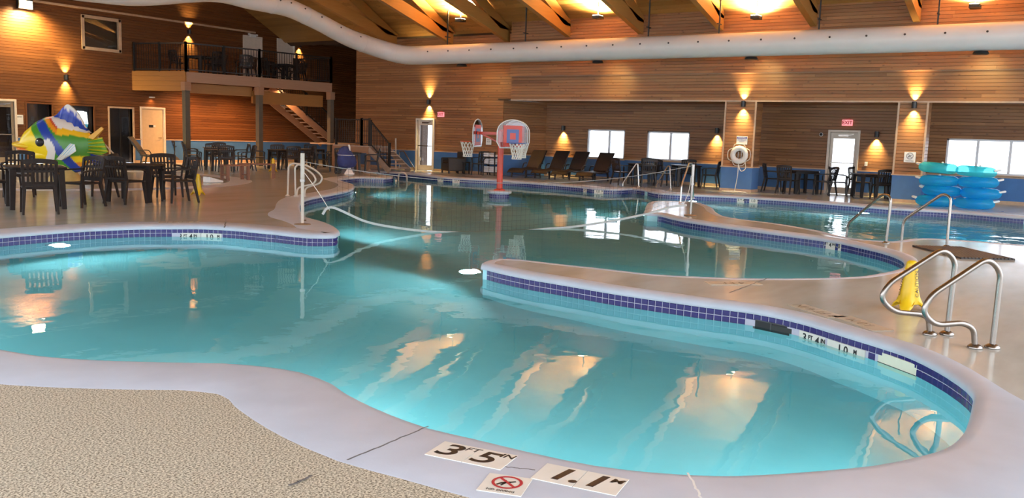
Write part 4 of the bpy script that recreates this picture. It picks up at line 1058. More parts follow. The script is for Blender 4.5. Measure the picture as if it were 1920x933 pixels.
# yellow floor cones ---------------------------------------------------------
def cone_build():
    t = thing('floor_cone', 'x x x x', 'sign')
    N = 36; V = []; F = []; Z = [(z*.78, r*.86) for z, r in [(0.0,.20),(.03,.19),(.08,.155),(.16,.115),(.25,.092),(.38,.076),(.50,.062),(.56,.056),(.585,.05),(.60,.03)]]
    for i, (z, r) in enumerate(Z):
        for k in range(N):
            a = 2*pi*k/N; w = max(0, cos(1.5*a))**.5 if False else (0.5+.5*cos(3*a))
            flare = max(0, (.16-z)/.16); q = r*(1-.62*flare*(1-w)); V.append((q*cos(a), q*sin(a), z+ (.10*flare*(1-w) if i < 2 else 0)))
    for i in range(len(Z)-1):
        for k in range(N): F.append((i*N+k, i*N+(k+1)%N, (i+1)*N+(k+1)%N, (i+1)*N+k))
    F.append(tuple((len(Z)-1)*N+k for k in range(N)))
    m = MB(); m.add(V, F); m.build('cone_body', M_YEL, t, True)
    m = MB(); m.torus(.053, .007, (0,0,.39), 24, 8); m.build('collar_ring', M_YEL, t, True)
    for a in (pi, pi/3, -pi/3):
        text('caution_text', 'CAUTION', .055, M_INK, t, (.086*cos(a)*1.0,.086*sin(a)*1.0,.33), (pi/2, radians(7.5), a+pi/2) if False else (0,0,0))
    for o in t.children:
        if o.name.startswith('caution'):
            a = atan2(o.location.y, o.location.x); n = Vector((cos(a),sin(a),.12)).normalized(); x = Vector((-.12*cos(a),-.12*sin(a),1)).normalized(); y = n.cross(x)
            R = Matrix((x,y,n)).transposed(); o.rotation_euler = R.to_euler(); o.location = Vector((cos(a)*.0775,sin(a)*.0775,.255))
    return t
CN = Proto(cone_build())
p = (11.630, 16.277); CN.put(p, az(p)+pi, 'yellow wet floor cone beside the near tables')
p = (20.129, 23.920); CN.put(p, az(p)+pi, 'small yellow wet floor cone behind the longer bench')
p = (8.751, 1.426); c3 = CN.put(p, az(p)+pi-.15, 'yellow wet floor cone behind the near stainless handrails'); 

# handrails -------------------------------------------------------------------
def vrail(name, label, pts, r, mat, bases=(), k=0, group=None, fr=.1):
    """pts in world; a bent tube that stands on the deck"""
    o = Vector((bases[0][0],bases[0][1],0)); t = thing(name, label, 'handrail', o, 0, group)
    m = MB(); m.tube([Vector(p)-o for p in fillet(pts, fr, 7)], r, 14); m.build('bent_tube', mat, t, True)
    for b in bases:
        m = MB(); m.lathe([(r*2.6,0.004),(r*2.6,.012),(r*1.8,.028),(r*1.05,.034)], 20, (b[0]-o.x,b[1]-o.y,0)); m.build('base_flange', mat, t, True)
    return t
A = [(7.783, 0.957, 0.000), (7.793, 0.946, 0.617), (7.712, 1.034, 0.711), (7.412, 1.360, 0.427), (7.364, 1.413, 0.304), (7.447, 1.323, 0.190), (7.620, 1.134, 0.169), (7.664, 1.086, 0.134), (7.680, 1.069, 0.000)]; A[0] = (A[0][0],A[0][1],0); A[-1] = (A[-1][0],A[-1][1],0)
vrail('pool_handrail', 'stainless handrail with looped lower end, the farther of the near pair', A, .0215, M_STEEL, (A[0],A[-1]), fr=.13)
A = [(7.502, 0.600, 0.000), (7.506, 0.595, 0.601), (7.424, 0.686, 0.702), (7.133, 1.009, 0.410), (7.093, 1.054, 0.282), (7.167, 0.971, 0.179), (7.325, 0.796, 0.197), (7.388, 0.726, 0.151), (7.406, 0.707, -0.000)]; A[0] = (A[0][0],A[0][1],0); A[-1] = (A[-1][0],A[-1][1],0)
vrail('pool_handrail', 'stainless handrail with looped lower end, nearest to us', A, .0215, M_STEEL, (A[0],A[-1]), fr=.13)
A = [(14.689, 2.803, 0.000), (14.673, 2.783, 0.744), (14.785, 2.928, 0.782), (15.255, 3.537, 0.219), (15.263, 3.548, -0.002)]; A[0] = (A[0][0],A[0][1],0); A[-1] = (A[-1][0],A[-1][1],-.2)
vrail('pool_handrail', 'sloping steel handrail left of the black drain mat', A, .0215, M_STEEL, (A[0],), fr=.10)
A = [(14.961, 1.962, 0.000), (14.965, 1.971, 0.778), (15.017, 2.096, 0.827), (15.256, 2.675, 0.353), (15.257, 2.678, -0.000)]; A[0] = (A[0][0],A[0][1],0); A[-1] = (A[-1][0],A[-1][1],-.2)
vrail('pool_handrail', 'sloping steel handrail rising from the drain mat corner', A, .0215, M_STEEL, (A[0],), fr=.10)
A = [(25.607, 12.559, 0.000), (25.607, 12.630, 0.743), (25.606, 12.687, 0.740), (25.602, 13.135, 0.089), (25.602, 13.124, -0.616)]; A[0] = (A[0][0],A[0][1],0); A[-1] = (A[-1][0],A[-1][1],-.6)
vrail('stair_handrail', 'slim steel handrail into the water, left of the trio by the net pole', A, .02, M_STEELB, (A[0],), fr=.08)
A = [(25.314, 11.296, -0.000), (25.432, 11.423, 0.731), (25.548, 11.549, 0.724), (26.154, 12.202, 0.058), (26.168, 12.216, -0.454)]; A[0] = (A[0][0],A[0][1],0); A[-1] = (A[-1][0],A[-1][1],-.6)
vrail('stair_handrail', 'slim steel handrail into the water, middle of the trio by the net pole', A, .02, M_STEELB, (A[0],), fr=.08)
A = [(21.894, 9.101, 0.000), (21.252, 8.936, 0.955), (20.811, 8.823, 0.963), (19.848, 8.576, 0.446), (19.816, 8.568, -0.024)]; A[0] = (A[0][0],A[0][1],0); A[-1] = (A[-1][0],A[-1][1],0)
vrail('stair_handrail', 'slim steel handrail right beside the right net pole', A, .02, M_STEELB, (A[0],A[-1]), fr=.08)
A = [(26.846, 24.098, -0.000), (26.856, 24.110, 0.723), (26.213, 23.306, 0.771), (24.707, 21.421, 0.176), (24.651, 21.351, -0.179)]; A[0] = (A[0][0],A[0][1],0); A[-1] = (A[-1][0],A[-1][1],-.5)
vrail('stair_handrail', 'far steel handrail into the water left of the middle exit door', A, .022, M_STEEL, (A[0],), fr=.10)
A = [(26.679, 24.141, 0.000), (26.657, 24.147, 1.264)]; A[0] = (A[0][0],A[0][1],0)
vrail('white_post', 'tall slim white post at the foot of the lower stairs', A, .032, M_WPOLE, (A[0],))
A = [(24.743, 23.782, 0.000), (24.735, 23.784, 0.622)]; A[0] = (A[0][0],A[0][1],0)
vrail('white_post', 'short white post in front of the stair landing', A, .03, M_WPOLE, (A[0],))
LADR = thing('ladder_loop', 'small white ladder loop in the far pool corner by the stairs', 'ladder', ((22.679, 20.194))+(0,))
m = MB(); m.tube(fillet([(0,-.2,-.5),(0,-.2,.12),(0,.2,.12),(0,.2,-.5)], .2, 8), .03, 10); m.build('loop_tube', M_WPOLE, LADR, True)
# white looped rails on the left deck: planes run roughly across the view
lr = Vector((13.550, 15.597)); 
for nm, b1, P in (('white looped handrail on the left deck, the outer of its pair', (539.4,363.8), [(13.177, 15.168, 0.041), (13.189, 15.152, 0.675), (13.248, 15.079, 0.737), (13.417, 14.866, 0.722), (13.587, 14.653, 0.574), (13.661, 14.559, 0.434), (13.624, 14.605, 0.312), (13.565, 14.680, 0.273), (13.536, 14.717, 0.260), (13.418, 14.865, 0.194), (13.410, 14.874, 0.098)]),
                  ('white looped handrail on the left deck, the inner one behind the net pole', (554,362.6), [(13.233, 14.974, 0.066), (13.226, 14.983, 0.658), (13.277, 14.919, 0.732), (13.343, 14.836, 0.664), (13.475, 14.669, 0.515), (13.519, 14.614, 0.386), (13.476, 14.669, 0.288), (13.351, 14.826, 0.239), (13.263, 14.937, 0.195), (13.248, 14.955, 0.074)])):
    P[0] = (P[0][0],P[0][1],0); P[-1] = (P[-1][0],P[-1][1],0)
    vrail('pool_handrail', nm, P, .021, M_WPOLE, (P[0],P[-1]), fr=.14)
# net poles, net ----------------------------------------------------------------
NP = [(9.37,10.44),(16.71,6.99)]
for k, (p, hh, lb) in enumerate(((NP[0],1.13,'white net pole on the rounded tip of the left deck'), (NP[1],1.05,'grey net pole on the tip of the middle deck tongue'))):
    t = thing('net_pole', lb, 'pole', p)
    m = MB(); m.tube([(0,0,0),(0,0,hh*.62)], .026, 14); m.build('lower_tube', (M_WPOLE, M_STEEL)[k], t, True)
    m = MB(); m.tube([(0,0,hh*.6),(0,0,hh)], .033, 14); m.build('upper_sleeve', (M_WPOLE, M_STEEL)[k], t, True)
    m = MB(); m.lathe([(.13,.004),(.13,.012),(.05,.02),(.035,.03)], 20); m.build('rusty_base_plate', pm('rusty_plate', (.28,.17,.09), .7, var=.3, scale=20) if 'rusty_plate' not in bpy.data.materials else bpy.data.materials['rusty_plate'], t, True)
    m = MB(); m.lathe([(.037,-.02),(.044,-.02),(.044,.02),(.037,.02)], 14, (0,0,hh*.62)); m.torus(.03,.008,(.035,0,.07),12,6); m.build('clamp_collar', M_STEEL, t, True)
a, b = Vector((*NP[0],0)), Vector((*NP[1],0)); nd = (b-a).normalized()
def top_z(u): return 0.66+ (0.34*((1-u)/.5-1)**2 if u < .5 else .37*((u-.5)/.5)**2)
BOT = catmull([(0.04,0,.16),(.06,0,.27),(.13,0,.03),(.20,0,-.09),(.27,0,-.165),(.33,0,-.20),(.42,0,-.22),(.50,0,-.21),(.57,0,-.18),(.63,0,-.165),(.74,0,-.08),(.86,0,.06),(.93,0,.18),(.985,0,.22)], 6)
NL = (b-a).length
net = thing('pool_net', 'sagging volleyball net strung across the pool between the two poles', 'net', a)
def nv(u, z): q = nd*NL*u; return Vector((q.x,q.y,z))
m = MB(); m.tube([nv(k/40, top_z(k/40)) for k in range(41)], .006, 6); m.build('top_cord', pm('grey_cord', (.30,.28,.26), .7, var=.1), net, True)
m = MB()
for i in range(len(BOT)-1):
    p, q = BOT[i], BOT[i+1]; m.beam(nv(p.x,p.z+0.0), nv(q.x,q.z), .025, .038)
m.build('bottom_tape', pm('grey_white_tape', (.46,.48,.46), .6, var=.1), net, True)
def bot_z(u):
    for p, q in zip(BOT, BOT[1:]):
        if p.x <= u <= q.x: return p.z+(q.z-p.z)*(u-p.x)/max(1e-6,q.x-p.x)
    return .2
M_NET = pm('black_net_cord', (.05,.05,.05), .8, var=.1)
m = MB(); U0, U1 = .07, .95; nc = 76
for k in range(nc+1):
    u = U0+(U1-U0)*k/nc; m.tube([nv(u,top_z(u)), nv(u,bot_z(u))], .0016, 3, caps=False)
for r in range(1, 9):
    m.tube([nv(U0+(U1-U0)*k/nc, bot_z(U0+(U1-U0)*k/nc)+(top_z(U0+(U1-U0)*k/nc)-bot_z(U0+(U1-U0)*k/nc))*r/9) for k in range(nc+1)], .0016, 3, caps=False)
stuff(m.build('net_mesh', M_NET, net, fix=False))
for u, nm in ((0.055,0),(0.975,1)):
    m = MB(); m.tube(catmull([nv(.004 if not nm else .995,.82),nv(u*.6 if not nm else .99,.5),nv(u,.22)],6), .006, 6); m.build('side_cord', M_ROPE, net, True)

# ------------------------------------------------------------------ cartoon-coloured fish sculpture
def paint_mat():
    m = bpy.data.materials.new('glossy_fish_paint'); m.use_nodes = True; nt = m.node_tree
    a = nt.nodes.new('ShaderNodeAttribute'); a.attribute_name = 'paint'; b = nt.nodes['Principled BSDF']
    b.inputs['Roughness'].default_value = .28; nt.links.new(a.outputs['Color'], b.inputs['Base Color']); return m
M_FISH = paint_mat()
def painted(name, V, F, cols, parent, smooth=True):
    m = MB(); m.add(V, F); o = m.build(name, M_FISH, parent, smooth)
    ca = o.data.attributes.new('paint', 'FLOAT_COLOR', 'POINT')
    for i, c in enumerate(cols): ca.data[i].color = (*c, 1)
    return o
yaw = 0.599077582; FP = Vector((11.62,22.13,0))+Vector((sin(yaw),-cos(yaw),0))*.20
fish = thing('fish_sculpture', 'big glossy fish sculpture in yellow, green, blue and red with a broad yellow mouth', 'sculpture', FP, yaw-pi/2)
def fu(x): return (x/6.665-105)/73.3
def fz(y): return 1.5-((170+y/6.665)-227)/73.3
YE,GR,BLU,RE,OR,WH,LB = (.85,.62,.01),(.06,.26,.02),(.015,.05,.33),(.55,.06,.03),(.75,.28,.015),(.72,.70,.64),(.35,.6,.72)
def interp(T, x):
    if x <= T[0][0]: return T[0][1]
    for (a,b),(c,d) in zip(T, T[1:]):
        if x <= c: return b+(d-b)*(x-a)/(c-a)
    return T[-1][1]
TOP = [(235,640),(250,590),(270,540),(300,490),(350,448),(420,382),(520,332),(620,316),(750,350),(900,410),(1000,462),(1060,535),(1110,585)]
BOT_ = [(235,700),(250,760),(300,800),(430,850),(520,930),(650,1000),(800,1030),(950,980),(1040,830),(1110,680)]
def fcol(x, y):
    f = 400+.68*(y-455); d = hypot(x-500, y-745)
    if y > 600 and x > 540:
        if 118 < d < 205 and x > 585: return WH
        if d <= 118: return YE
    if y > 640 and x < 640: return YE if y < 870 else OR
    if x < f: return YE
    if x < f+95: return GR
    wl_ = 320+(x-620)*1.1 if x < 720 else 430+(x-720)*.16
    if x < f+215 and y > wl_-60+ (0 if x < 620 else 60) and not (y < 330+(x-480)*.75 and x > 470): return BLU
    if y < wl_+26 and x > 600: return WH
    if y < wl_+55 and x < 720 and y < 470: return RE
    if y < wl_+ (120 if x < 780 else 95): return OR if x < 720 else (.80,.45,.015)
    if y > 870: return OR
    if y > 800: return YE
    return GR
V = []; F = []; cols = []; NS, NC = 150, 84
for i in range(NS):
    x = 235+(1110-235)*i/(NS-1); zt, zb = fz(interp(TOP,x)), fz(interp(BOT_,x)); zc = (zt+zb)/2; hh = (zt-zb)/2
    s = i/(NS-1); w = .46*(sin(pi*min(1,(s*.92+.08)**.62)))**.75
    for k in range(NC):
        a = 2*pi*k/NC; z = zc+hh*sin(a); V.append((fu(x), -w*cos(a), z)); yy = (227+(1.5-z)*73.3-170)*6.665; cols.append(fcol(x, yy))
for i in range(NS-1):
    for k in range(NC): F.append((i*NC+k, i*NC+(k+1)%NC, (i+1)*NC+(k+1)%NC, (i+1)*NC+k))
F.append(tuple(range(NC-1,-1,-1))); F.append(tuple((NS-1)*NC+k for k in range(NC)))
painted('body', V, F, cols, fish)
def ellip(name, c, r, colf, tilt=0.0):
    V = []; F = []; cols = []; A, B = 28, 16
    for j in range(B+1):
        p = -pi/2+pi*j/B
        for i in range(A):
            a = 2*pi*i/A; q = Vector((r[0]*cos(p)*cos(a), r[1]*cos(p)*sin(a), r[2]*sin(p)))
            q = Matrix.Rotation(tilt,3,'Y')@q; q += Vector(c); V.append(q); cols.append(colf(sin(p)))
    for j in range(B):
        for i in range(A): F.append((j*A+i, j*A+(i+1)%A, (j+1)*A+(i+1)%A, (j+1)*A+i))
    return painted(name, V, F, cols, fish)
ellip('upper_lip', (fu(300),0,fz(690)), (.40,.46,.115), lambda s: (.85,.55,.02) if s > -.2 else OR, .10)
ellip('lower_lip', (fu(310),0,fz(738)), (.32,.38,.085), lambda s: (.75,.22,.03), .12)
ellip('jaw', (fu(530),0,fz(790)), (.36,.40,.20), lambda s: YE)
for s in (-1,1):
    e = MB(); V2_ = MB(); V2_.lathe([(0,.07),(.06,.06),(.105,.025),(.115,0)], 20)
    R = Matrix.Rotation(s*pi/2,3,'X'); e.add([Matrix.Rotation(pi/2 if s<0 else -pi/2,3,'X')@Vector(v)+Vector((fu(535),s*.43,fz(640))) for v in V2_.v], V2_.f); e.build('eye', M_INK, fish, True)
    e = MB(); e.lathe([(0,.012),(.016,.008),(.018,0)],10); e2 = MB(); e2.add([Matrix.Rotation(pi/2 if s<0 else -pi/2,3,'X')@Vector(v)+Vector((fu(522),s*.49,fz(622))) for v in e.v], e.f); e2.build('eye_glint', M_WHITE, fish)
def fin(name, base, tip, colf, y0, th, ny=0.0, rib=0.0):
    """ruled fin between two zoom-space edges"""
    n, mm = 24, 8; V = []; F = []; cols = []
    def along(P, u):
        L = [0]; 
        for a, b in zip(P, P[1:]): L.append(L[-1]+hypot(b[0]-a[0], b[1]-a[1]))
        q = u*L[-1]
        for k in range(len(P)-1):
            if q <= L[k+1]+1e-6:
                w = (q-L[k])/max(1e-6,L[k+1]-L[k]); return (P[k][0]+(P[k+1][0]-P[k][0])*w, P[k][1]+(P[k+1][1]-P[k][1])*w)
        return P[-1]
    for side in (1,-1):
        for i in range(n+1):
            u = i/n; b, t = along(base,u), along(tip,u)
            for j in range(mm+1):
                v = j/mm; x, y = b[0]+(t[0]-b[0])*v, b[1]+(t[1]-b[1])*v
                tk = th*(1-.75*v)*(1+rib*sin(u*n*1.3))
                V.append((fu(x), y0+ny*v+side*tk/2, fz(y))); cols.append(colf(u,v))
    S = (n+1)*(mm+1)
    for sd in (0,1):
        for i in range(n):
            for j in range(mm):
                q = [sd*S+i*(mm+1)+j, sd*S+(i+1)*(mm+1)+j, sd*S+(i+1)*(mm+1)+j+1, sd*S+i*(mm+1)+j+1]
                F.append(tuple(q if sd == 0 else q[::-1]))
    for i in range(n):
        for j in (0,mm): F.append((i*(mm+1)+j, S+i*(mm+1)+j, S+(i+1)*(mm+1)+j, (i+1)*(mm+1)+j))
    for j in range(mm):
        for i in (0,n): F.append((i*(mm+1)+j, i*(mm+1)+j+1, S+i*(mm+1)+j+1, S+i*(mm+1)+j))
    return painted(name, V, F, cols, fish)
rnd = [random.random() for _ in range(64)]
fin('dorsal_fin', [(615,330),(720,420),(900,440),(1030,485)], [(650,300),(720,215),(785,162),(850,205),(925,290),(1000,440)], lambda u,v: WH if v > .62+.32*rnd[int(u*24)%64] and u > .25 else ((.05,.09,.45) if v > .5 else BLU), 0, .20, 0, .25)
fin('back_ridge', [(600,335),(715,455),(1030,510)], [(620,318),(725,425),(1030,482)], lambda u,v: WH, 0, .34)
for s in (-1,1): fin('pectoral_fin', [(740,840),(800,850),(840,830)], [(950,640),(1005,650),(1020,730)], lambda u,v: LB if int(u*24) % 6 in (1,2) and v > .3 else WH, s*.45, .07, s*.16, .3)
fin('tail_upper_lobe', [(1040,560),(1100,590)], [(1195,430),(1222,455)], lambda u,v: (.75,.38,.02), 0, .16)
fin('tail_fan', [(1045,600),(1050,720),(1020,770)], [(1195,560),(1265,740),(1190,775)], lambda u,v: (.45,.45,.02) if int(u*24)%5 in (0,1) else (.12,.32,.03), 0, .18, 0, .4)
fin('tail_lower_lobe', [(1060,760),(1090,900)], [(1240,800),(1180,930)], lambda u,v: (.55,.45,.03) if int(u*24)%6 == 0 else BLU, 0, .16, 0, .3)
m = MB(); m.lathe([(.42,0),(.40,.05),(.30,.2),(.26,.55)], 20, (fu(720),0,0)); m.build('pedestal', pm('tan_pedestal', (.50,.36,.12), .5, var=.1), fish, True)
A = (14.177, 1.105); B = (14.924, 0.515)
t = thing('skimmer_pole', 'thin pale pole leaning down behind the fish tail', 'pole', (B[0]+.35,24.9,0))
m = MB(); o = Vector(t.location); m.tube([Vector((A[0],24.6,A[1]))-o, Vector((B[0],24.9,B[1]))-o, Vector((B[0]+.35,24.95,.01))-o], .02, 8); m.build('shaft', M_WPOLE, t, True)
# splash pad rim around the fish
m = MB(); V = []; F = []; NN = 72; cx, cy = 12.3, 22.8
for k in range(NN+1):
    a = radians(-200)+radians(290)*k/NN
    for r, z in ((4.7,0.0),(4.66,.006),(4.15,.006),(4.1,0.0)): V.append((cx+r*cos(a), cy+r*sin(a), z))
for k in range(NN):
    for j in range(3): F.append((k*4+j, (k+1)*4+j, (k+1)*4+j+1, k*4+j+1))
m.add(V, F); tag(m.build('trim_9', M_COPE, None, True), 'pale curved rim of the splash pad around the fish', None, None, 'structure')
p = (14.656, 19.830); t = thing('spill_slab', 'small white slab at the splash pad rim behind the yellow cone', 'slab', p, az(p)-.9)
m = MB(); m.prism([(-.22,0.006),(.22,0.006),(.22,.05),(-.22,.16)], -.14, .14, ax=1); m.build('slab_block', M_WHITE, t, bevel=.008)
m = MB(); m.span((.22,-.10,.006),(.25,.10,.03)); m.build('drain_slot', M_BLACK, t)

# ------------------------------------------------------------------ basketball stand in the pool
hp = at_px((19.096, 13.514), .26); HX, HY = hp.x, hp.y
hs = thing('hoop_stand', 'red pole with three clear backboards and netted hoops on a tiled pool base', 'basketball hoop', (HX,HY,-1.2))
m = MB(); m.lathe([(.27,0),(.27,1.13)], 32); m.build('base_drum', M_GROUT, hs, True)
m = MB(); m.lathe([(.28,1.13),(.33,1.15),(.335,1.19),(.31,1.215),(.05,1.22)], 32); m.build('base_cap', M_COPE, hs, True)
for r in (0,1):
    for k in range(24):
        a = 2*pi*k/24; z = 1.125-TH*(r+.5)-.002
        o = bpy.data.objects.new('tile', tile_mesh()); COL.objects.link(o); o.parent = hs; o.location = (.271*cos(a),.271*sin(a),z); o.rotation_euler = (0,0,a+pi/2); o.scale = (.9,1,1)
PT = 1.2+1.62
m = MB(); m.tube([(0,0,1.2),(0,0,PT)], .082, 20); m.lathe([(.085,0),(.06,.05),(0,.06)], 20, (0,0,PT)); m.build('pole', M_RED, hs, True)
m = MB(); m.lathe([(.16,0),(.16,.02),(.09,.05)], 20, (0,0,1.22)); m.build('pole_collar', M_RED, hs, True)
M_ACR = glass('clear_acrylic', (.93,.93,.95), 0.05)
M_NETW = pm('white_net_cord', (.80,.77,.70), .8, var=.05)
M_BSQ = pm('blue_square_paint', (.07,.12,.35), .4, var=.05); M_RSQ = pm('red_square_paint', (.60,.06,.04), .4, var=.05)
HZ = PT-.06
def fan(w, h, n=20):
    P = [(-w*.40,-h*.5),(w*.40,-h*.5),(w*.5,-h*.30)]
    P += [(w*.5*cos(a), h*.05+h*.45*sin(a)) for a in [pi*k/n for k in range(n+1)]]
    P += [(-w*.5,-h*.30)]
    return P
for a in (yaw+pi/2-.24, yaw-pi/2+radians(52), yaw-pi/2-radians(62)):
    R = Matrix.Rotation(a,3,'Z'); T = lambda v: R@Vector(v)+Vector((0,0,HZ))
    m = MB(); m.beam(T((.05,0,0)), T((.64,0,0)), .075, .075); m.beam(T((.1,0,-.22)), T((.55,0,-.02)), .04, .04); m.beam(T((.60,-.2,0)), T((.60,.2,0)), .05, .08); m.build('arm', M_RED, hs)
    bd = MB(); bd.prism(fan(.92,.74), .655, .675, ax=0); bo = MB(); bo.add([T(v) for v in bd.v], bd.f); board = bo.build('backboard', M_ACR, hs)
    f = fan(.92,.74); e = MB(); e.tube([T((.665,y,z)) for y,z in f], .014, 6, closed=True); e.build('edge_trim', M_WHITE, board, True)
    for nm, s0, s1, mt in (('red_square', .56, .0, M_RSQ), ('blue_square', .36, .0, M_BSQ), ('red_centre', .17, 0, M_RSQ)):
        q = MB(); d = {'red_square':.004,'blue_square':.008,'red_centre':.012}[nm]; 
        q.box((0,0,0),(.02+2*d,s0,s0)); o_ = MB(); o_.add([T(Vector(v)+Vector((.665,0,-.06))) for v in q.v], q.f); o_.build(nm, mt, board)
    rz_ = -.24; m = MB()
    m.torus(.20, .013, T((.665+.27,0,rz_)), 28, 8, mat=R); m.beam(T((.67,0,rz_-.02)), T((.735,0,rz_)), .16, .03); m.beam(T((.67,0,rz_-.1)), T((.74,0,rz_-.01)), .03, .03); m.build('rim', M_RED if a > 1 else M_BSQ, hs, True)
    m = MB(); C0 = Vector((.935,0,rz_))
    def np(u, v):
        r = .20-.085*min(1,v*1.25)+.012*max(0,v-.8)/.2; return T(C0+Vector((r*cos(u),r*sin(u),-.01-.40*v)))
    for k in range(12):
        for sg in (1,-1): m.tube([np(2*pi*k/12+sg*v/6*pi/6*1.0*2, v/6) for v in range(7)], .009, 4, caps=False)
    m.tube([np(2*pi*k/24, 1.0) for k in range(24)], .009, 4, closed=True)
    stuff(m.build('net', M_NETW, hs, fix=False))

# ------------------------------------------------------------------ inflatable tubes
def tube_mat(nm, c1, c2):
    m = bpy.data.materials.new(nm); m.use_nodes = True; nt = m.node_tree; N = nt.nodes; L = nt.links
    b = N['Principled BSDF']; b.inputs['Base Color'].default_value = (*c1,1); b.inputs['Roughness'].default_value = .12; b.inputs['Coat Weight'].default_value = .4
    t = N.new('ShaderNodeBsdfTransparent'); t.inputs[0].default_value = (*c2,1); tl = N.new('ShaderNodeBsdfTranslucent'); tl.inputs[0].default_value = (*c1,1)
    a = N.new('ShaderNodeMixShader'); a.inputs[0].default_value = .6; L.new(b.outputs[0], a.inputs[1]); L.new(tl.outputs[0], a.inputs[2])
    x = N.new('ShaderNodeMixShader'); x.inputs[0].default_value = .5; L.new(a.outputs[0], x.inputs[1]); L.new(t.outputs[0], x.inputs[2])
    L.new(x.outputs[0], N['Material Output'].inputs[0]); return m
M_TUB = tube_mat('blue_clear_vinyl', (.05,.62,1.0), (.35,.88,1.0)); M_TUT = tube_mat('teal_clear_vinyl', (.12,.80,.92), (.5,1.0,1.0))
tp = Vector((25.287, 3.129)); TPX, TPY = tp.x+.55, tp.y+.1
TLB = ['clear blue double inflatable tube at the bottom of the stack', 'clear blue double inflatable tube second from the bottom', 'clear blue double inflatable tube third from the bottom', 'teal double inflatable tube lying on top of the stack']
for k, (dx, dy, rz, tz, mt) in enumerate(((0,.08,pi/2+.06,0,M_TUB),(.05,-.05,pi/2-.07,0.012,M_TUB),(-.03,.03,pi/2+.1,-.012,M_TUB),(.05,.10,pi/2-.12,.05,M_TUT))):
    t = thing('inflatable_tube', TLB[k], 'pool float', (TPX+dx,TPY+dy,.14+.278*k+(.03 if k == 3 else 0)), rz, 'stacked inflatable tubes'); t.rotation_euler = (0,-tz,rz)
    for s in (-1,1):
        m = MB(); m.torus(.33, .165, (s*.47,0,0), 36, 14, rz_=.135); m.build('ring', mt, t, True)
        m = MB(); m.tube(catmull([(s*.90,-.12,.05),(s*1.02,-.06,.08),(s*1.02,.06,.08),(s*.90,.12,.05)],5), .028, 8); m.build('grab_handle', M_WHITE, t, True)
        m = MB(); m.lathe([(.03,0),(.03,.03),(.012,.045)], 12, (s*.47,-.33,.125)); m.build('valve', M_WHITE, t, True)

# ------------------------------------------------------------------ pool lift under a blue cover
lp = Vector((21.703, 21.958)); L_ = thing('pool_lift', 'pool access lift wrapped in a dark blue cover on a white foot by the stairs', 'lift', lp, az(lp)-pi/2)
M_COV = pm('blue_cover_fabric', (.016,.035,.17), .75, var=.25, scale=6, bump=.5, bscale=12)
V = []; F = []; N_ = 24; ST = [(.22,.20,.16,0),(.27,.30,.24,0),(.42,.33,.27,.0),(.60,.30,.26,.0),(.70,.27,.24,-.02),(.76,.24,.2,-.03),(.86,.19,.16,-.04),(.93,.13,.12,-.05),(.97,.05,.05,-.05)]
for i, (z, rx, ry, ox) in enumerate(ST):
    for k in range(N_):
        a = 2*pi*k/N_; j = 1+.10*sin(3*a+i)+.05*sin(5*a-2*i); V.append((ox+rx*cos(a)*j, ry*sin(a)*j, z))
for i in range(len(ST)-1):
    for k in range(N_): F.append((i*N_+k, i*N_+(k+1)%N_, (i+1)*N_+(k+1)%N_, (i+1)*N_+k))
F.append(tuple(range(N_-1,-1,-1))); F.append(tuple((len(ST)-1)*N_+k for k in range(N_)))
m = MB(); m.add(V, F); m.build('fabric_cover', M_COV, L_, True)
m = MB(); m.prism([(-.06,-.24),(.26,-.20),(.30,.1),(-.02,.2)], 0, .05); m.add([(-.05,-.22,.05),(.24,-.19,.05),(.26,.08,.05),(0,.16,.05),(.09,-.1,.26),(.13,-.1,.26),(.13,-.05,.26),(.09,-.05,.26)], ((0,1,5,4),(1,2,6,5),(2,3,7,6),(3,0,4,7),(4,5,6,7))); m.build('white_foot', M_WHITE, L_)
m = MB(); m.tube([(.11,-.08,.2),(.11,-.06,.95),(.08,-.04,1.02)], .035, 10); m.build('mast', M_WHITE, L_, True)
m = MB(); m.tube([(-.38,-.12,.03),(-.20,-.1,.06),(-.12,-.05,.24)], .035, 8); m.tube([(-.3,.12,.03),(-.12,.1,.24)], .03, 8); m.build('footrest', M_BLACK, L_, True)
m = MB(); m.torus(.3, .012, (-.0,0,.66), 24, 6, sy=.85); m.build('strap', M_WHITE, L_, True)

# ------------------------------------------------------------------ life ring, signs, small wall things
lc = (9.556, 1.158); t = thing('life_ring', 'white life ring with rope hanging on the cedar column', 'life ring', (26.435,lc[0],lc[1]))
R = Matrix.Rotation(pi/2,3,'Y'); m = MB(); m.torus(.205, .085, (0,0,0), 36, 14, mat=R, rz_=.06); m.build('ring_body', M_WHITE, t, True)
m = MB()
for k in range(4):
    a0 = pi/4+k*pi/2
    m.tube(catmull([Vector((-.0,.29*cos(a0),.29*sin(a0))), Vector((-.02,.37*cos(a0+.4),.35*sin(a0+.4))), Vector((-.02,.37*cos(a0+1.1),.35*sin(a0+1.1))), Vector((0,.29*cos(a0+pi/2),.29*sin(a0+pi/2)))], 5), .011, 6)
m.build('grab_rope', M_ROPE, t, True)
m = MB(); m.tube([(.05,0,.1),(-.02,0,.12)], .02, 8); m.beam((.06,.05,-.17),(.06,.05,.1),.012,.012); m.beam((.06,-.05,-.17),(.06,-.05,.1),.012,.012); m.build('wall_hook', M_STEEL, t)
m = MB(); hang = [(-.07,-.02,-.28),(-.1,-.03,-.6),(-.11,0,-.9),(-.12,.03,-lc[1]+.02)]; m.tube(catmull(hang,6), .012, 6); m.tube(catmull([(-.05,-.22,-.2),(-.09,-.26,-.42),(-.09,-.12,-.5),(-.07,-.02,-.3)],6), .011, 6); m.build('throw_line', M_ROPE, t, True)
fl = (25.945, 9.365); t = thing('rope_coil', 'loose pale rope coil lying on the deck below the life ring', 'rope', (fl[0],fl[1]+.15,0))
m = MB(); random.seed(11)
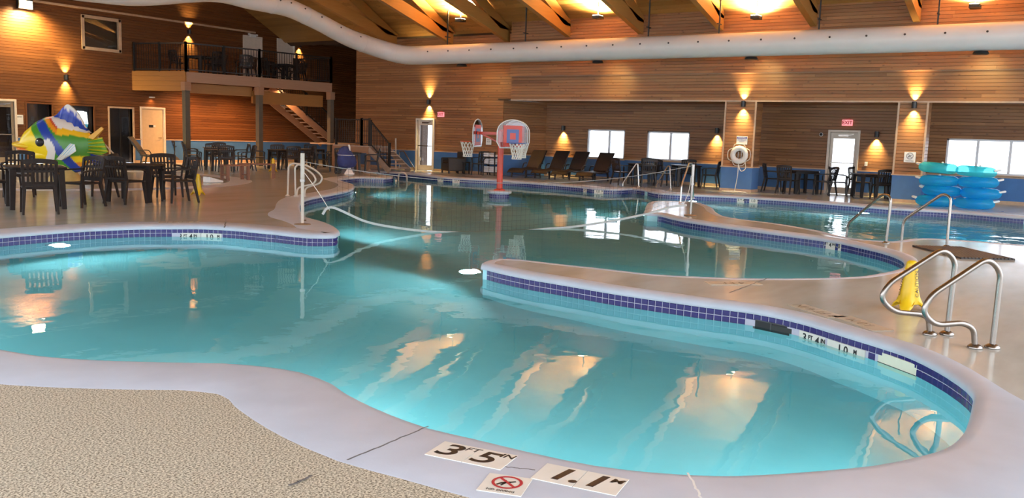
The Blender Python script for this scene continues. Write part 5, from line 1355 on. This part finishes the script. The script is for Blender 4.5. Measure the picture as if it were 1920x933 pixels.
m.tube(catmull([(.28*cos(k*1.7)*(.4+.6*random.random()), .45*sin(k*1.7)*(.4+.6*random.random()), .014+.006*(k%4)) for k in range(16)]+[(-.1,-.5,.014)],6), .014, 6); m.build('rope_strand', M_ROPE, t, True)
def wall_sign(name, label, cat, loc, w, h, rz, lines, parts=None):
    """local x across, -y out of the wall"""
    t = thing(name, label, cat, loc, rz); m = MB(); m.span((-w/2,-.012,-h/2),(w/2,.0,h/2)); m.build('sign_plate', M_SIGN, t, bevel=.002)
    for body, size, x, z, mat in lines: text('lettering', body, size, mat, t, (x,-.0135,z), (pi/2,0,0))
    return t
c1 = (9.517, 1.607)
t = wall_sign('warning_sign', 'white warning sign with a blue header above the life ring', 'sign', (26.498,c1[0],c1[1]), .35, .26, RZ, [('NO LIFEGUARD', .036, 0, .01, M_BLUEINK), ('ON DUTY', .036, 0, -.035, M_BLUEINK)])
m = MB(); m.span((-.16,-.015,.05),(.16,-.011,.115)); m.build('blue_header', M_BLUEINK, t); text('lettering', 'WARNING', .05, M_SIGN, t, (0,-.017,.082), (pi/2,0,0))
def ring_mark(t, loc, R, mat, flat=False, diver=True, y=-.0135):
    m = MB(); Q = Matrix.Rotation(pi/2,3,'X') if not flat else Matrix.Identity(3)
    m.torus(R, R*.11, (0,0,0), 28, 6, mat=Q, rz_=.0012); a = R*.72
    p0, p1 = Vector((-a,a,0)), Vector((a,-a,0)); m.beam(Q@p0, Q@p1, R*.18 if flat else .0024, .0024 if flat else R*.18); o = m.build('prohibition_ring', mat, t); o.location = loc
    d = MB(); S = R/.055
    def P(x,y): return Q@Vector((x*S,y*S,-.0008 if flat else 0))
    pts = [((-.022,-.012),(.012,.006),.012),((.012,.006),(.030,.018),.008),((-.022,-.012),(-.034,-.030),.008),((-.004,-.002),(-.016,-.032),.007),((.0,.002),(-.012,.02),.006)]
    for a_, b_, w in pts:
        d.beam(P(*a_), P(*b_), w*S if flat else .002, .002 if flat else w*S)
    o = d.build('diver_figure', M_INK, t); o.location = loc
c2 = (4.630, 1.282)
t = wall_sign('no_diving_sign', 'square white prohibition sign on the column beside the inflatables', 'sign', (26.498,c2[0],c2[1]), .30, .29, RZ, [('NO DIVING', .04, 0, -.105, M_INK)])
ring_mark(t, (0,-.0135,.035), .085, pm('grey_ink', (.25,.22,.22), .5, var=.1))
c3_ = (19.722, 1.273); wall_sign('notice_sign', 'small white notice on the back wall left of the hoop pole', 'sign', (27.06,c3_[0],c3_[1]), .26, .26, RZ, [('POOL', .06, 0, .06, M_INK), ('RULES', .06, 0, -.01, M_INK)])
c4 = (26.698, 2.508); wall_sign('notice_sign', 'small framed white notice on the wall under the balcony', 'sign', (c4[0],31.07,c4[1]), .30, .28, 0, [('NOTICE', .05, 0, 0.03, M_INK)])
c5 = (15.140, 1.515); wall_sign('notice_sign', 'white paper notice beside the far left glass door', 'sign', (c5[0],31.07,c5[1]), .24, .32, 0, [('NOTICE', .045, 0, .09, M_INK)])
def exit_sign(loc, label):
    t = thing('exit_sign', label, 'sign', loc, RZ); m = MB(); m.span((-.16,-.05,-.095),(.16,0,.095)); m.build('housing', M_EXIT, t, bevel=.006)
    text('lettering', 'EXIT', .15, pm('exit_letter_red', (.55,.02,.03), .5, var=.05) if 'exit_letter_red' not in bpy.data.materials else bpy.data.materials['exit_letter_red'], t, (0,-.052,0), (pi/2,0,0), bold=.004)
    m = MB(); m.span((-.08,-.05,.1),(.08,-.0,.13)); m.build('mount', M_RSQ, t)
e1 = (6.963, 2.273); exit_sign((28.87,e1[0],e1[1]), 'glowing exit sign above the glass door in the recess')
e2 = (22.114, 2.267); exit_sign((27.07,e2[0],e2[1]), 'glowing exit sign above the middle exit door')
e3 = (7.745, 1.883); t = thing('security_camera', 'tiny dome camera on the wall left of the recess exit door', 'camera', (28.86,e3[0],e3[1]), RZ)
m = MB(); m.lathe([(.06,0),(.06,.03)], 14); q = MB(); q.add([Matrix.Rotation(pi/2,3,'X')@Vector(v) for v in m.v], m.f); q.build('mount_ring', M_WHITE, t)
m = MB(); m.lathe([(.045,.03),(.04,.06),(.02,.075),(0,.08)], 14); q = MB(); q.add([Matrix.Rotation(pi/2,3,'X')@Vector(v) for v in m.v], m.f); q.build('dark_dome', M_INK, t, True)
e4 = (25.027, 5.439); t = thing('emergency_light', 'emergency light pair above the left balcony door', 'light', (e4[0],31.07,e4[1]))
m = MB(); m.span((-.15,-.09,-.06),(.15,0,.06)); m.build('battery_box', M_WHITE, t, bevel=.01)
for s in (-1,1): m = MB(); m.lathe([(.05,-.03),(.06,.03),(.02,.04)], 12, (s*.2,-.06,.04)); m.build('lamp_head', M_WHITE, t, True)
for q, (w_, z_), lb in (((23.176, 0.455), (.09,.13), 'white wall socket on the blue wainscot by the far handrail'), ((6.30,1.0), (.09,.13), 'small wall switch right of the recess exit door')):
    t = thing('wall_socket', lb, 'socket', ((27.07 if q[0] > 15 else 28.87)-.0,q[0],q[1]), RZ); m = MB(); m.span((-w_/2,-.012,-z_/2),(w_/2,.0,z_/2)); m.build('cover_plate', M_WHITE, t, bevel=.003)
    for s in (-1,1): m = MB(); m.span((-.02,-.015,s*.03-.015),(.02,-.011,s*.03+.015)); m.build('outlet', M_SIGN, t)

# ------------------------------------------------------------------ depth markers
def deck_marker(c, u, label, kind):
    """c centre, u unit vector of the reading direction"""
    t = thing('depth_marker', label, 'depth marker', (c[0],c[1],.0045), atan2(u[1],u[0]))
    S = .198
    if kind == 'nd':
        m = MB(); m.span((-S/2,-S/2,0),(S/2,S/2,.004)); m.build('plate', M_PLATE, t, bevel=.001)
        ring_mark(t, (0.005,.018,.0055), .062, M_REDINK, True); text('lettering', 'NO DIVING', .024, M_INK, t, (0,-.073,.0046))
        return t
    for s in (-1,1): m = MB(); m.span((s*S/2-S/2+.0015,-S/2,0),(s*S/2+S/2-.0015,S/2,.004)); m.build('plate', M_PLATE, t, bevel=.001)
    L = {'ft': [('3',.20,-.125,.0,.18,1.25,.002),('FT',.062,-.022,.055,.18,1.15,0),('5',.20,.065,-.005,.18,1.25,.002),('IN',.062,.158,.06,.18,1.15,.001)], 'm': [('1.',.19,-.075,.0,.22,1.15,.005),('1',.19,.065,.0,.22,1.15,.005),('M',.062,.155,.045,.2,1.2,.002)]}[kind]
    for body, size, x, y, sh, sx, bo in L: text('lettering', body, size, M_INK, t, (x,y,.0046), (0,0,0), sh, 'CENTER', sx, bo)
    return t
deck_marker((3.135,2.333), (.07,-.39), 'pair of cream tiles reading 3 FT 5 IN set in the near coping', 'ft')
deck_marker((3.212,1.788), (.07,-.385), 'pair of cream tiles reading 1.1 M set in the near coping', 'm')
deck_marker((2.952,2.012), (.065,-.19), 'cream no diving tile with a red prohibition ring on the near coping', 'nd')
M_FADE = pm('faded_marker_tile', (.47,.42,.34), .35, var=.1); M_FINK = pm('faded_ink', (.16,.12,.08), .5, var=.2)
def faded(p, rz, label, body):
    t = thing('depth_marker', label, 'depth marker', (p[0],p[1],.0012), rz)
    for s in (-1,1): m = MB(); m.span((s*.15-.145,-.1,0),(s*.15+.145,.1,.004)); m.build('plate', M_FADE, t)
    text('lettering', body, .13, M_FINK, t, (0,0,.0046), (0,0,0), .1, 'CENTER', 1.1)
faded((8.981, 3.216), az((8.981, 3.216))+pi/2+.45, 'worn tan depth tiles on the peninsula, readable from the lagoon', '4 FT')
faded((8.026, 2.078), az((8.026, 2.078))+pi/2-.9, 'worn tan depth tiles above the skimmer on the peninsula', '3 FT 4 IN')
faded((7.746, 1.618), az((7.746, 1.618))+pi/2-.95, 'worn tan depth tiles in front of the near handrails', '1.0 M')
faded((8.117, 11.855), az((8.117, 11.855))+pi/2, 'worn pale depth tiles on the left coping above the tiled rim', '3 FT 4 IN')
def wall_marker(A, s, body, label, w=.30, h=.15, top=-.128, size=.12):
    (x, y, z), rz = wallframe(A, s, top-h/2)
    t = thing('depth_marker', label, 'depth marker', (x,y,z), rz)
    m = MB(); m.span((-w/2,-.010,-h/2),(w/2,.0,h/2)); m.build('plate', M_PLATE, t, bevel=.001)
    for b, sz, xx, zz in body: text('lettering', b, sz, M_INK, t, (xx,-.0115,zz), (pi/2,0,0), 0, 'CENTER', 1.0, .002)
FT34 = [('3',.10,-.10,.02),('FT',.05,-.03,.035),('4',.10,.05,.02),('IN',.05,.115,.035)]; M10 = [('1.0',.10,-.03,.02),('M',.05,.11,.035)]
for A, iv, lbs in ((A_PEN, mk, ('white depth plate 3 FT 4 IN on the near right tiled rim','white depth plate 1.0 M on the near right tiled rim')), (A_LB, mkl, ('white depth plate 3 FT 4 IN on the left tiled rim','white depth plate 1.0 M on the left tiled rim'))):
    for (s0, s1), lb, bd in zip(iv, lbs, (FT34, M10)): wall_marker(A, (s0+s1)/2, bd, lb, w=s1-s0-.01)
for A, q, bd, lb in ((A_ISL, (14.920, 3.725), FT34, 'depth plate 3 FT 4 IN on the middle deck tongue rim'), (A_ISL, (14.822, 3.443), M10, 'depth plate 1.0 M on the middle deck tongue rim'), (A_P3, (24.559, 8.756), FT34, 'depth plate 3 FT 4 IN on the rim below the life ring'), (A_P3, (24.703, 8.440), M10, 'depth plate 1.0 M on the rim below the life ring'),
    (A_MF, (24.328, 19.325), FT34, 'far depth plate 3 FT 4 IN left of the hoop stand'), (A_MF, (24.241, 18.845), M10, 'far depth plate 1.0 M left of the hoop stand'), (A_MF, (24.152, 13.382), FT34, 'far depth plate 3 FT 4 IN below the last lounger'), (A_MF, (24.075, 13.013), M10, 'far depth plate 1.0 M below the last lounger'), (A_TG, (22.160, 20.365), FT34, 'depth plate at the end of the far left deck')):
    wall_marker(A, arc_near(A, q), bd, lb, top=-.075, h=.12, w=.30)
# skimmer mouths in the near right rim
s = (sk[0][0]+sk[0][1])/2; (x,y,z), rz = wallframe(A_PEN, s, -.185); w = sk[0][1]-sk[0][0]
t = thing('pool_skimmer', 'black skimmer mouth in the near right tiled rim', 'skimmer', (x,y,z), rz)
m = MB(); m.span((-w/2,-.012,-.10),(w/2,-.001,.062)); m.build('opening', M_INK, t)
m = MB(); m.span((-w/2-.01,-.016,.058),(w/2+.01,.0,.066)); m.span((-w/2-.012,-.016,-.1),(-w/2,.0,.066)); m.span((-.012,-.018,-.02),(.0,.0,.066)); m.build('frame', pm('grey_plastic', (.07,.07,.07), .5, var=.1), t)
m = MB(); m.span((0.0,-.02,.0),(w/2-.01,-.013,.045)); m.build('weir_flap', pm('dark_grey_plastic', (.018,.02,.018), .4, var=.1), t)
s = (wc[0][0]+wc[0][1])/2; (x,y,z), rz = wallframe(A_PEN, s, -.185); w = wc[0][1]-wc[0][0]
t = thing('skimmer_cover', 'cream rectangular cover plate in the near right tiled rim', 'cover', (x,y,z), rz)
m = MB(); m.span((-w/2,-.018,-.12),(w/2,.004,.085)); m.build('cover_plate', pm('cream_plastic', (.80,.78,.62), .35, var=.05), t, bevel=.004)
m = MB(); m.span((-w/2,-.021,-.002),(w/2,-.017,.004)); m.build('water_seam', M_INK, t)

# ------------------------------------------------------------------ drain mat, coping joints
gc = Vector((14.25,1.67)); ga = atan2(1.26-2.07, 13.72-14.79)
t = thing('drain_mat', 'dark slatted rubber mat lying flat on the wet right deck', 'mat', gc, ga)
M_MAT = pm('dark_rubber', (.045,.040,.038), .5, var=.15)
for k in range(15): y = -.37+.74*k/14; m = MB(); m.span((-.68,y-.018,.008),(.68,y+.018,.026)); m.build('slat', M_MAT, t)
m = MB()
for x in (-.66,-.22,.22,.66): m.span((x-.02,-.39,.001),(x+.02,.39,.010))
m.build('cross_bar', M_MAT, t)
def joint(a, b, w, mat, nm, lb):
    m = MB(); a, b = Vector((*a,.0052)), Vector((*b,.0052)); n = 14; random.seed(5)
    P = [a.lerp(b, k/n)+Vector((random.uniform(-1,1)*.004,random.uniform(-1,1)*.004,0)) for k in range(n+1)]
    for p, q in zip(P, P[1:]): m.beam(p, q, w, .0012)
    tag(m.build(nm, mat), lb, None, None, 'structure')
M_JNT = pm('joint_shadow_sealant', (.16,.15,.15), .8, var=.3, scale=30)
joint((2.727, 2.737), (3.322, 2.754), .009, M_JNT, 'trim_10', 'dark joint across the near coping')
joint((3.591, 1.439), (3.369, 1.286), .010, M_WHITE, 'trim_11', 'white sealant joint across the near coping')
joint((2.504, 2.724), (2.373, 2.721), .012, M_JNT, 'trim_12', 'dark crack in the pebbled deck')
joint((3.112, 2.144), (3.178, 2.004), .006, M_JNT, 'trim_13', 'hairline joint beside the no diving tile')
joint((8.367, 3.028), (9.655, 3.045), .012, M_JNT, 'trim_15', 'thin joint across the peninsula deck')
joint((8.905, 11.728), (8.171, 10.802), .02, M_JNT, 'trim_14', 'dark joint across the left coping')
